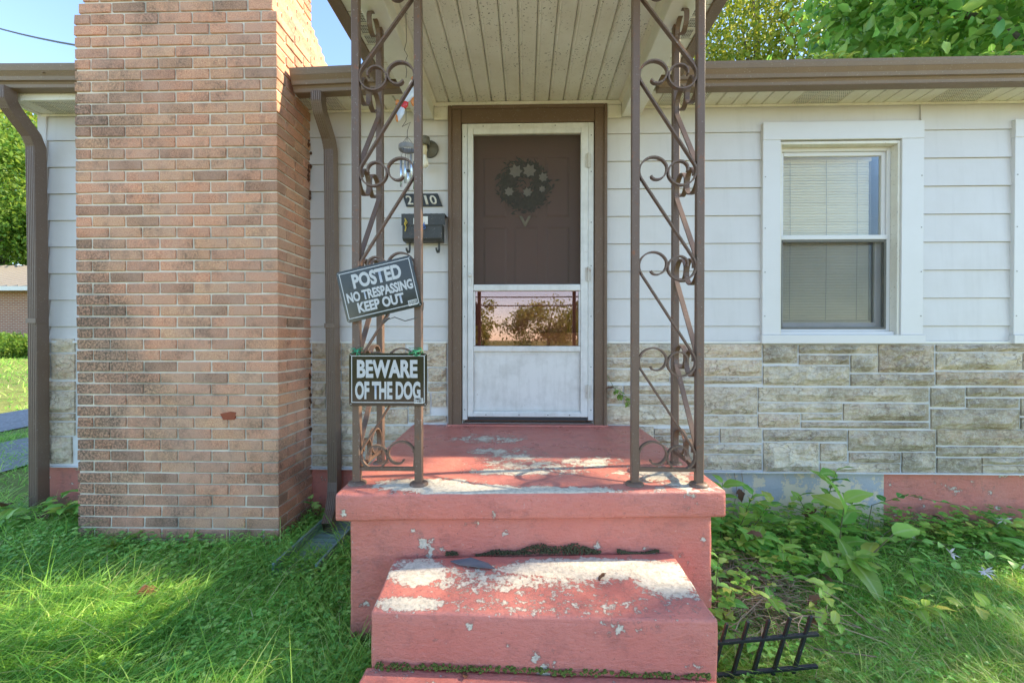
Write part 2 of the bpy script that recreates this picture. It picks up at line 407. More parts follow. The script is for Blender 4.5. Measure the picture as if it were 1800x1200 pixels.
def M_leaf(name, stops, trans=.35, rough=.45, tcol=None, spec=.35):
    t = new(name); r = t.rnd()
    c = t.ramp(r, stops)
    c = t.mix(.5, c, t.ramp(t.noise(2.2, 4), [(.35, .25), (.65, .75)]), 'OVERLAY')
    md = t.n('Attribute', attribute_name='mid').outputs['Fac']
    c = t.mix(t.ramp(md, [(.80, 0.0), (.97, .45)]), c, (.62,.70,.34))
    p = t.principled(c, rough, spec=spec)
    tl = t.n('BsdfTranslucent'); t.set(tl.inputs[0], t.mix(.5, c, tcol or (.22,.30,.03), 'ADD') if tcol else c)
    mx = t.n('MixShader'); mx.inputs[0].default_value = trans
    t.t.links.new(p, mx.inputs[1]); t.t.links.new(tl.outputs[0], mx.inputs[2])
    return t.end(mx.outputs[0])
m_grass = M_leaf('grass_blade', [(0, (.12,.36,.05)), (.25, (.26,.54,.08)), (.55, (.38,.66,.12)), (.85, (.54,.74,.16)), (.94, (.60,.68,.26)), (1, (.68,.60,.34))], .5, .42)
m_clover = M_leaf('clover_leaf', [(0, (.14,.40,.08)), (.6, (.28,.58,.12)), (1, (.46,.70,.18))], .3, .4)
m_weed = M_leaf('weed_leaf', [(0, (.13,.36,.06)), (.5, (.30,.56,.09)), (.85, (.46,.66,.12)), (1, (.62,.58,.13))], .35, .42)
m_bigleaf = M_leaf('broad_leaf', [(0, (.20,.44,.08)), (.5, (.33,.58,.10)), (.85, (.45,.66,.13)), (1, (.58,.62,.14))], .4, .4)
m_lime = M_leaf('lime_leaf', [(0, (.17,.33,.04)), (1, (.28,.40,.06))], .4, .4)
m_stem = M_leaf('plant_stem', [(0, (.16,.13,.06)), (1, (.13,.17,.05))], .0, .6)
m_twig = M_plain('dry_twig', (.38,.28,.18), .9, var=.6)
m_moss = M_leaf('moss', [(0, (.030,.024,.016)), (.5, (.055,.05,.028)), (.8, (.07,.09,.02)), (1, (.13,.17,.025))], .0, .95)
m_treeA = M_leaf('broad_tree_leaf', [(0, (.10,.29,.06)), (.5, (.20,.42,.08)), (1, (.36,.54,.12))], .5, .3, tcol=(.20,.22,.0), spec=.6)
m_treeB = M_leaf('backlit_yellow_leaf', [(0, (.11,.20,.025)), (.5, (.21,.29,.04)), (1, (.40,.38,.07))], .5, .5, tcol=(.26,.22,.0))  # yellow of sun from behind is put into the leaf colour
m_treeC = M_leaf('green_tree_leaf', [(0, (.08,.19,.03)), (.5, (.14,.27,.04)), (1, (.26,.36,.06))], .5, .5, tcol=(.16,.16,.0))
m_bark = M_plain('bark', (.16,.135,.11), .95, var=.6)
def M_ground():
    t = new('turf_soil')
    c = t.mix(t.noise(6, 6, .7), (.17,.20,.06), (.26,.29,.09))
    c = t.mix(t.ramp(t.noise(1.3, 5), [(.5, 0.0), (.7, .7)]), c, (.12,.15,.04))
    s = t.ramp(t.noise(25, 6, .7), [(.5, 0.0), (.7, 1.0)])
    c = t.mix(t.math('MULTIPLY', s, .6), c, (.075,.055,.032))
    return t.end(t.principled(c, .95, t.bump(t.noise(40, 6), .6, .02), spec=.1))
m_ground = M_ground()
def M_gravel():
    t = new('gravel_drive')
    v = t.n('TexVoronoi'); v.inputs['Scale'].default_value = 28; t.set(v.inputs['Vector'], t.pos())
    c = t.mix(t.noise(5, 5), (.30,.30,.31), (.46,.46,.46))
    c = t.mix(t.ramp(v.outputs['Distance'], [(.0, 1.0), (.7, .3)]), (.20,.19,.18), c)
    return t.end(t.principled(c, .95, t.bump(v.outputs['Distance'], .6, .02), spec=.1))
m_gravel = M_gravel()
def M_farbrick():
    t = new('far_brick')
    b = t.n('TexBrick'); b.inputs['Scale'].default_value = 1; b.inputs['Mortar Size'].default_value = .012; b.inputs['Brick Width'].default_value = .22; b.inputs['Row Height'].default_value = .075
    b.inputs[1].default_value = (.38,.165,.10,1); b.inputs[2].default_value = (.30,.12,.08,1); b.inputs[3].default_value = (.42,.36,.30,1)
    mp = t.n('Mapping'); t.set(mp.inputs[0], t.pos()); mp.inputs[2].default_value = (R(90), 0, 0); t.set(b.inputs[0], mp.outputs[0])
    return t.end(t.principled(b.outputs[0], .9))
m_farbrick = M_farbrick()
m_metalroof = M_plain('grey_metal_roof', (.20,.185,.16), .45, var=.3)

# ------------------------------------------------------------------ ground and setting
def hgt(x, y):
    x = np.asarray(x, float); y = np.asarray(y, float)
    def ss(a, b, v): u = np.clip((v-a)/(b-a), 0, 1); return u*u*(3-2*u)
    h = -.011*np.clip(x, -4, 4) + .012*np.sin(3.1*x+1.2*y)*np.sin(2.3*y-.7*x)
    return h + .62*ss(2, 18, y)*ss(3.4, 6, -x) + .62*ss(9, 20, y)*(1-ss(3.4, 6, -x)) - .25*ss(4, 12, -y)
def ground():
    a = np.concatenate([-np.geomspace(260, 6.2, 16), np.linspace(-6, 6, 61), np.geomspace(6.2, 260, 16)])
    X, Y = np.meshgrid(a, a, indexing='ij'); Z = hgt(X, Y)
    n = len(a); v = np.stack([X, Y, Z], -1).reshape(-1, 3)
    i = np.arange(n-1)[:, None]*n + np.arange(n-1)[None, :]
    f = np.stack([i, i+n, i+n+1, i+1], -1).reshape(-1, 4)
    me = bpy.data.meshes.new('ground'); me.from_pydata(v.tolist(), [], f.tolist()); me.update()
    o = link('ground', me, m_ground, smooth=True); o['kind'] = 'structure'
    # gravel driveway: two wheel strips
    for x0, x1 in ((-6.15, -4.85), (-8.4, -6.9)):
        xs = np.linspace(x0, x1, 6); ys = np.linspace(-12, 24, 61)
        mb = MB()
        for j in range(60):
            for k in range(5):
                p = [(xs[k], ys[j]), (xs[k+1], ys[j]), (xs[k+1], ys[j+1]), (xs[k], ys[j+1])]
                mb.quad(*[(q[0] + .12*math.sin(q[1]*1.7+q[0]), q[1], float(hgt(*q))+.02) for q in p])
        g = mb.build('driveway', m_gravel, smooth=True); g['kind'] = 'structure'
ground()
def bounce_paving():
    mb = MB(); mb.box(-11, 11, -10.5, -3.6, -.6, -.02); o = mb.build('bounce_apron', m_conc); o['kind'] = 'structure'  # added unseen slab behind the camera, bounces sunlight onto facade and ceiling
    mb = MB(); mb.box(-.62, .68, -3.599, -2.075, -.3, .02); o = mb.build('bounce_walk', m_conc, bevel=.01); o['kind'] = 'structure'  # added unseen strip below the frame, bounces light up under the canopy
m_conc = M_paint('warm_bounce_concrete', (.56,.47,.345), dirt=(.25,.22,.18), amt=.5, rough=.9)  # tan, so the light bounced off the added ground is warm
bounce_paving()

# ------------------------------------------------------------------ house
WX0, WX1 = -3.50, 6.2
house = thing('house', 'white clapboard house front with tan stone veneer skirt', 'house', (0, 3.5, 0))
def hp(mb, name, m, **k): return mb.build(name, m, house, **k)
# wall backing with openings (door, two windows)
D0, D1, DZ0, DZ1 = -.448, .468, .70, 2.79
W0, W1, WZ0, WZ1 = 1.735, 2.555, 1.30, 2.655
OFF = 1.674
wl = MB()
def wb(x0, x1, z0, z1): wl.box(x0, x1, .004, .13, z0, z1)
wb(WX0+.002, D0, .38, 3.0); wb(D0, D1, DZ1, 3.0); wb(D0, D1, .38, DZ0)
wb(D1, W0, .38, 3.0); wb(W0, W1, .38, WZ0); wb(W0, W1, WZ1, 3.0)
wb(W1, W0+OFF, .38, 3.0); wb(W0+OFF, W1+OFF, .38, WZ0); wb(W0+OFF, W1+OFF, WZ1, 3.0); wb(W1+OFF, WX1, .38, 3.0)
wl.box(WX0+.002, WX0+.13, .13, 7, .0, 3.0); wl.box(WX1-.13, WX1, .13, 7, .0, 3.0); wl.box(WX0+.13, WX1-.13, 6.87, 7, .0, 3.0)
hp(wl, 'wall', m_siding)
inn = MB(); inn.box(WX0+.14, WX1-.14, .14, 6.8, .55, .60); inn.box(WX0+.14, WX1-.14, 3.0, 3.08, .6, 2.95)
inn.box(WX0+.14, WX1-.14, .14, 3.0, 2.951, 2.98)
hp(inn, 'room_lining', m_wall_in)
roof = MB()
for sgn in (0, 1):
    if sgn == 0: roof.prism_x([(-.23, 3.02), (-.23, 3.05), (3.5, 4.35), (3.5, 4.32)], WX0-.06, WX1+.2)
    else: roof.prism_x([(3.5, 4.32), (3.5, 4.35), (7.3, 3.03), (7.3, 3.0)], WX0-.06, WX1+.2)
rf = hp(roof, 'roof', m_roof)
gbl = MB()
for x in (WX0+.01, WX1-.05): gbl.prism_x([(.0, 3.0), (7.0, 3.0), (3.5, 4.3)], x, x+.04)
hp(gbl, 'gable', m_siding)
# siding boards
EXP = .1906
zs = [1.283, 1.384] + [1.384 + EXP*i for i in range(1, 8)] + [2.905]
for x0, x1 in ((WX0+.055, -2.70), (-1.62, -.541), (.555, 1.618), (2.694, 3.292), (4.37, WX1-.05)):
    for i in range(len(zs)-1):
        z0, z1 = zs[i], zs[i+1]
        j = random.uniform(-.001, .001)
        mb = MB(); p = .014 if i < 8 else .012
        mb.prism_x([(.003, z0+.001), (-p+j, z0), (-p+j+.001, z0+.012), (-.003, z1-.001), (.003, z1-.001)][::-1], x0, x1)
        hp(mb, 'siding_board', m_siding)
mb = MB(); mb.box(WX0-.012, WX0+.055, -.016, .06, 1.283, 2.95); hp(mb, 'corner_board', m_siding, bevel=.003)
mb = MB()
for x0, x1 in ((WX0, -2.72), (-1.6, -.545), (.558, 1.62), (1.62, 3.3), (3.3, WX1)): mb.box(x0+.001, x1-.001, -.022, .003, 1.262, 1.281)
hp(mb, 'starter_strip', m_sidejoint, bevel=.003)
# stone veneer
for x0, x1 in ((WX0+.002, -2.7), (-1.6, D0-.095), (D1+.088, WX1)):
    mb = MB(); mb.box(x0, x1, -.007, .003, .372, 1.261); hp(mb, 'stone_mortar', m_joint)
STONES = [(1.637, 1.865, 1.129, 1.252), (1.882, 2.404, 1.196, 1.252), (1.882, 2.215, 1.119, 1.182), (1.638, 2.216, 0.977, 1.107), (2.231, 2.405, 1.067, 1.182), (2.417, 2.782, 1.067, 1.253), (2.231, 2.788, 0.974, 1.052), (2.802, 3.549, 1.209, 1.253), (2.802, 3.364, 1.084, 1.197), (2.803, 3.551, 0.979, 1.069), (3.379, 3.55, 1.085, 1.197), (1.607, 2.748, 0.865, 0.959), (1.607, 2.171, 0.791, 0.851), (1.608, 1.886, 0.685, 0.776), (1.901, 2.169, 0.736, 0.778), (2.183, 2.749, 0.735, 0.848), (1.901, 2.75, 0.683, 0.721), (2.769, 2.989, 0.831, 0.959), (3.007, 3.551, 0.904, 0.962), (3.008, 3.346, 0.825, 0.887), (2.77, 3.352, 0.678, 0.814), (3.366, 3.552, 0.774, 0.888), (3.367, 3.553, 0.68, 0.758), (1.643, 2.201, 0.591, 0.667), (1.643, 2.013, 0.378, 0.577), (2.028, 2.203, 0.454, 0.573), (2.029, 2.56, 0.375, 0.438), (2.218, 2.796, 0.526, 0.665), (2.224, 2.563, 0.446, 0.512), (2.578, 2.797, 0.378, 0.514), (2.811, 3.554, 0.57, 0.674), (2.812, 3.384, 0.494, 0.555), (2.813, 3.102, 0.377, 0.479), (3.113, 3.556, 0.38, 0.43), (3.112, 3.395, 0.44, 0.482), (3.405, 3.556, 0.442, 0.558), (0.552, 1.212, 1.167, 1.258), (1.222, 1.622, 1.168, 1.258), (0.553, 0.992, 1.095, 1.155), (0.553, 0.992, 0.998, 1.082), (1.004, 1.213, 1.04, 1.155), (1.223, 1.623, 1.039, 1.15), (1.004, 1.623, 0.986, 1.029), (0.553, 0.669, 0.846, 0.969), (0.682, 1.213, 0.912, 0.97), (0.682, 1.214, 0.837, 0.899), (0.553, 1.214, 0.7, 0.827), (1.223, 1.595, 0.775, 0.962), (1.224, 1.595, 0.69, 0.76), (0.539, 0.885, 0.574, 0.684), (0.895, 1.332, 0.626, 0.671), (0.895, 1.332, 0.573, 0.616), (1.347, 1.625, 0.579, 0.673), (0.539, 0.895, 0.384, 0.559), (0.907, 1.21, 0.387, 0.561), (1.22, 1.625, 0.502, 0.562), (1.22, 1.626, 0.39, 0.489), (-0.689, -0.563, 1.213, 1.266), (-0.846, -0.563, 1.103, 1.213), (-1.305, -0.856, 1.102, 1.266), (-0.689, -0.563, 0.994, 1.09), (-0.857, -0.705, 0.994, 1.089), (-1.305, -0.867, 0.993, 1.089), (-0.69, -0.563, 0.926, 0.982), (-0.664, -0.563, 0.818, 0.913), (-0.827, -0.68, 0.764, 0.913), (-1.015, -0.839, 0.695, 0.799), (-1.306, -1.025, 0.886, 0.98), (-1.306, -1.025, 0.78, 0.873), (-1.015, -0.839, 0.811, 0.981), (-0.827, -0.563, 0.709, 0.752), (-1.306, -1.025, 0.694, 0.768), (-1.02, -0.797, 0.579, 0.68), (-1.307, -1.031, 0.577, 0.679), (-1.307, -1.153, 0.475, 0.565), (-1.143, -0.797, 0.396, 0.566), (-1.307, -1.154, 0.394, 0.463), (-1.515, -1.315, 1.154, 1.266), (-1.515, -1.315, 1.068, 1.142), (-1.515, -1.316, 0.992, 1.055), (-1.516, -1.423, 0.885, 0.98), (-1.41, -1.316, 0.81, 0.98), (-1.516, -1.424, 0.801, 0.872), (-1.516, -1.316, 0.693, 0.789), (-1.517, -1.317, 0.627, 0.677), (-1.517, -1.317, 0.55, 0.614), (-1.517, -1.317, 0.474, 0.537), (-1.518, -1.317, 0.393, 0.462), (-3.519, -3.444, 1.191, 1.296), (-3.418, -3.249, 1.201, 1.296), (-3.52, -3.44, 1.015, 1.18), (-3.419, -3.25, 1.006, 1.185), (-3.522, -3.479, 0.809, 0.995), (-3.461, -3.251, 0.925, 0.987), (-3.464, -3.252, 0.765, 0.915), (-3.528, -3.488, 0.713, 0.799), (-3.47, -3.253, 0.706, 0.755), (-3.535, -3.457, 0.599, 0.695), (-3.446, -3.253, 0.6, 0.693), (-3.539, -3.461, 0.413, 0.586), (-3.456, -3.276, 0.398, 0.587)]
# the courses go on past the right edge of the picture
for zlo, zhi in ((.378, .667), (.68, .96), (.975, 1.253)):
    x = 3.57
    while x < 6.0:
        l = random.uniform(.35, .75); x1 = min(x+l, 6.19)
        if random.random() < .5: STONES.append((x, x1, zlo, zhi))
        else:
            zm = zlo + (zhi-zlo)*random.uniform(.35, .65); STONES.append((x, x1, zlo, zm-.006)); STONES.append((x, x1, zm+.006, zhi))
        x = x1 + .013
def stone(x0, x1, z0, z1):
    nx = max(3, min(12, int((x1-x0)/.05))); nz = max(2, min(5, int((z1-z0)/.035)))
    ph = random.uniform(0, 99); mb = MB(); idx = {}
    def hh(x, z):
        return (.5*math.sin(13*x+ph+4*z)+.5*math.sin(29*x*.9+51*z+ph*2)+.45*math.sin(71*x-33*z+ph*3))*.010
    for i in range(nx+1):
        for k in range(nz+1):
            u, v = i/nx, k/nz
            x = x0+(x1-x0)*u; z = z0+(z1-z0)*v
            e = min(u, 1-u)*(x1-x0); e2 = min(v, 1-v)*(z1-z0)
            edge = (i in (0, nx)) or (k in (0, nz))
            y = -.019 if edge else -.035 - hh(x, z) + random.uniform(-.005, .005) - (.005 if v < .4 else 0)
            if not edge: x += random.uniform(-.012, .012)*min(1, e/.05); z += random.uniform(-.006, .006)
            else:
                if i not in (0, nx): z += random.uniform(-.002, .002)
                elif k not in (0, nz): x += random.uniform(-.002, .002)
            idx[i, k] = len(mb.v); mb.v.append((x, y, z))
    for i in range(nx):
        for k in range(nz): mb.f.append((idx[i, k], idx[i+1, k], idx[i+1, k+1], idx[i, k+1]))
    ring = [idx[i, 0] for i in range(nx+1)] + [idx[nx, k] for k in range(1, nz+1)] + [idx[i, nz] for i in range(nx-1, -1, -1)] + [idx[0, k] for k in range(nz-1, 0, -1)]
    back = []
    for r in ring: back.append(len(mb.v)); mb.v.append((mb.v[r][0], -.005, mb.v[r][2]))
    for a in range(len(ring)):
        b = (a+1) % len(ring); mb.f.append((ring[b], ring[a], back[a], back[b]))
    return hp(mb, 'stone', m_stone)
for s_ in STONES: stone(*s_)
# foundation
def found(x0, x1, m, lab=None):
    mb = MB(); mb.box(x0, x1, .012, .14, -.4, .3715); o = hp(mb, 'foundation', m)
    if lab: o['label'] = lab
found(WX0+.003, .80, m_found_red); found(.8005, 2.477, m_peel, 'foundation panel with peeling blue grey paint'); found(2.4775, WX1-.001, m_found_red)
mb = MB(); mb.box(WX0, -2.73, -.034, .011, .3725, .378); mb.box(-1.6, -.81, -.034, .011, .3725, .378); mb.box(.8, WX1, -.036, .011, .3725, .379); hp(mb, 'drip_ledge', m_joint)

# eaves: soffit panels, fascia, gutter
def eave(x0, x1):
    n = max(1, round((x1-x0)/.101)); wd = (x1-x0)/n
    for i in range(n):
        a, b = x0+i*wd, x0+(i+1)*wd
        mb = MB()
        vent = (i % 9) in (1, 2, 3)
        mb.prism_y([(a+.0015, 2.914), (a+.007, 2.905), (b-.007, 2.905), (b-.0015, 2.914), (b-.0015, 2.919), (a+.0015, 2.919)], -.19, -.001)
        o = hp(mb, 'soffit_panel', m_cream)
        if vent:
            hb = MB()
            for q in range(9):
                for r_ in range(7):
                    cx, cy = a+.014+(wd-.028)*r_/6, -.165+.14*q/8
                    hb.poly([(cx-.0028, cy-.004, 2.9045), (cx-.0028, cy+.004, 2.9045), (cx+.0028, cy+.004, 2.9045), (cx+.0028, cy-.004, 2.9045)])
            hb.build('vent_hole', m_dark, o)['kind'] = 'stuff'
    mb = MB(); mb.box(x0, x1, -.19, -.002, 2.920, 2.935); hp(mb, 'soffit_backing', m_dark)
    mb = MB(); mb.box(x0, x1, -.203, -.191, 2.900, 3.02); hp(mb, 'fascia', m_cream, bevel=.002)
    mb = MB(); mb.box(x0, x1, -.018, -.0145, 2.888, 2.9035); hp(mb, 'frieze_trim', m_cream)
eave(WX0+.02, -2.66); eave(-1.66, -.79); eave(.80, WX1)
mb = MB(); mb.prism_x([(-.20, 2.903), (-.20, 3.02), (.01, 3.09), (.01, 2.903)], WX0-.02, WX0+.019); hp(mb, 'rake_return', m_cream)
GP = [(-.205, 3.012), (-.205, 2.886), (-.268, 2.886), (-.272, 2.905), (-.280, 2.918), (-.290, 2.922), (-.296, 2.945), (-.312, 2.972), (-.319, 2.998), (-.321, 3.010), (-.312, 3.014)]
def gutter(x0, x1, sag0=0, sag1=0):
    mb = MB(); n = max(2, int((x1-x0)/.2))
    for i in range(n):
        a, b = x0+(x1-x0)*i/n, x0+(x1-x0)*(i+1)/n
        for j in range(len(GP)-1):
            (ya, za), (yb, zb) = GP[j], GP[j+1]
            da = sag0+(sag1-sag0)*i/n; db = sag0+(sag1-sag0)*(i+1)/n
            mb.quad((a, ya, za+da), (a, yb, zb+da), (b, yb, zb+db), (b, ya, za+db))
    o = hp(mb, 'gutter', m_gutter, smooth=False)
    s = o.modifiers.new('thick', 'SOLIDIFY'); s.thickness = .003
    for x, d in ((x0, sag0), (x1, sag1)):
        e = MB(); e.poly([(x, y, z+d) for y, z in GP]); q = e.build('end_cap', m_gutter, o)
        s = q.modifiers.new('thick', 'SOLIDIFY'); s.thickness = .003; s.offset = 0
    mb = MB(); x = x0+.35
    while x < x1-.1:
        mb.box(x, x+.012, -.318, -.2045, 3.014, 3.017); x += .62
    if mb.v: mb.build('hanger_strap', m_gutter, o)
gutter(-4.1, -2.83, .07, .055); gutter(-1.505, -.80, .002, .022); gutter(.84, WX1+.2, .0, .012)

# door surround, storm door, inner door
mb = MB(); mb.box(-.541, -.452, -.040, .002, .690, 2.905)
t1 = hp(mb, 'door_casing', m_browntrim, bevel=.004)
mb = MB(); mb.box(.472, .555, -.040, .002, .690, 2.905); hp(mb, 'door_casing', m_browntrim, bevel=.004)
mb = MB(); mb.box(-.4515, .4715, -.0395, .002, 2.792, 2.905); hp(mb, 'door_casing', m_browntrim, bevel=.004)
for x0, x1 in ((-.543, -.518), (.535, .557)):
    mb = MB(); mb.box(x0, x1, -.052, -.0405, .69, 2.909); hp(mb, 'backband', m_browntrim, bevel=.004)
mb = MB(); mb.box(-.5175, .5345, -.052, -.040, 2.885, 2.909); hp(mb, 'backband', m_browntrim, bevel=.004)
mb = MB(); mb.box(-.56, .57, -.06, .13, .640, .698); o = hp(mb, 'door_sill', m_found_red, bevel=.006)
sd = bpy.data.objects.new('storm_door', None); COL.objects.link(sd); sd.parent = house; sd.location = Vector((-.442, -.02, .725)) - house.location
def dp(mb, name, m, **k):
    me = mb.mesh(name)
    for v in me.vertices: v.co -= Vector((-.442, -.02, .725))
    if m is not None: me.materials.append(m)
    if k.get('smooth'): me.polygons.foreach_set('use_smooth', [True]*len(me.polygons))
    o = bpy.data.objects.new(name, me); COL.objects.link(o); o.parent = sd
    if k.get('bevel'):
        b = o.modifiers.new('bevel', 'BEVEL'); b.width = k['bevel']; b.segments = 2; b.limit_method = 'ANGLE'
    return o
def slab(x0, x1, y0, y1, z0, z1, name, m, **k): mb = MB(); mb.box(x0, x1, y0, y1, z0, z1); return dp(mb, name, m, **k)
# outer z-bar frame
slab(-.446, -.410, -.030, .01, .728, 2.790, 'jamb_frame', m_door, bevel=.003)
slab(.428, .466, -.030, .01, .728, 2.790, 'jamb_frame', m_door, bevel=.003)
slab(-.4095, .4275, -.030, .01, 2.752, 2.790, 'jamb_frame', m_door, bevel=.003)
# door leaf stiles and rails
slab(-.407, -.368, -.044, -.006, .752, 2.749, 'stile', m_door, bevel=.004)
slab(.376, .4255, -.044, -.006, .752, 2.749, 'stile', m_door, bevel=.004)
slab(-.3675, .3755, -.043, -.006, 2.712, 2.749, 'rail', m_door, bevel=.004)
slab(-.3675, .3755, -.046, -.006, 1.626, 1.672, 'rail', m_door, bevel=.008)
slab(-.3675, .3755, -.043, -.006, 1.205, 1.244, 'rail', m_door, bevel=.006)
slab(-.3675, .3755, -.043, -.006, .752, .790, 'rail', m_door, bevel=.004)
slab(-.405, .424, -.047, -.040, .756, .779, 'drip_cap', m_door, bevel=.001)
slab(-.402, .422, -.040, -.01, .729, .751, 'door_sweep', m_rubber)
kp = slab(-.3675, .3755, -.026, -.018, .7905, 1.2045, 'kick_panel', m_door)
for (a, b, c, d) in ((-.355,.363,1.188,1.194), (-.355,.363,.800,.806), (-.361,-.356,.80,1.194), (.364,.369,.80,1.194)):
    slab(a, b, -.031, -.0265, c, d, 'panel_bead', m_door)
# screen with a slightly slack, rippled surface
mb = MB(); nx, nz = 14, 20
for i in range(nx+1):
    for k in range(nz+1):
        x = -.372+.752*i/nx; z = 1.668+1.05*k/nz
        y = -.020+.0035*math.sin(9*x+4*z)*math.sin(math.pi*i/nx)
        if k < 5: y -= .012*max(0, 1-(x+.372)/.12)*(1-k/5)*1.0
        mb.v.append((x, y, z))
for i in range(nx):
    for k in range(nz):
        a = i*(nz+1)+k; mb.f.append((a, a+nz+1, a+nz+2, a+1))
dp(mb, 'screen', m_screen, smooth=True)
mb = MB(); mb.box(-.3675, .3755, -.022, -.019, 1.2445, 1.6255); dp(mb, 'glass_pane', m_glass)
for (a, b, c, d) in ((-.367,-.356,1.246,1.624), (.364,.375,1.246,1.624)): slab(a, b, -.034, -.0225, c, d, 'glazing_bead', m_door)
# handle
mb = MB(); mb.lathe([(0, .012), (.013, .010), (.015, .004), (.009, 0), (.009, -.012)], (-.388, -.056, 1.735), 14, 'y'); dp(mb, 'knob', m_door, smooth=True)
slab(-.395, -.381, -.056, -.0445, 1.665, 1.712, 'latch', m_door, bevel=.003)
# hinges
for z in (2.52, 1.74, .93):
    mb = MB(); mb.box(.408, .445, -.050, -.0445, z-.045, z+.045); mb.tube([(.4265, -.052, z-.05), (.4265, -.052, z+.05)], .006, 8)
    mb.box(.412, .418, -.0525, -.050, z+.02, z+.03); mb.box(.435, .441, -.0525, -.050, z-.03, z-.02)
    dp(mb, 'hinge', m_hinge)
mb = MB()
for z in (.8, 1.1, 1.45, 1.8, 2.1, 2.45, 2.7):
    for x in (-.43, .449): mb.box(x-.003, x+.003, -.0325, -.0305, z-.003, z+.003)
for x in (-.3, -.05, .2): mb.box(x-.003, x+.003, -.0325, -.0305, 2.768, 2.774)
for x in (-.28, -.05, .15, .30): mb.box(x-.003, x+.003, -.0495, -.0475, .765, .771)
dp(mb, 'screw', m_rubber)
# inner door with six raised panels
idoor = MB(); idoor.box(-.445, .465, .088, .125, .70, 2.785)
idr = hp(idoor, 'front_door', m_innerdoor)
for cx in (-.225, .0, .225):
    for z0, z1 in ((2.17, 2.60), (1.67, 2.10), (.85, 1.55)):
        mb = MB(); mb.hexa([(cx-.085,.0875,z0),(cx+.085,.0875,z0),(cx+.085,.0875,z1),(cx-.085,.0875,z1),
                            (cx-.07,.078,z0+.015),(cx+.07,.078,z0+.015),(cx+.07,.078,z1-.015),(cx-.07,.078,z1-.015)])
        recalc(mb.mesh('tmp'))
        me = mb.mesh('door_panel'); recalc(me)
        for v in me.vertices: v.co -= house.location
        me.materials.append(m_innerdoor)
        o = bpy.data.objects.new('door_panel', me); COL.objects.link(o); o.parent = idr; o.matrix_parent_inverse = Matrix.Identity(4)
        o.location = (0, 0, 0)
        for v in me.vertices: v.co += house.location

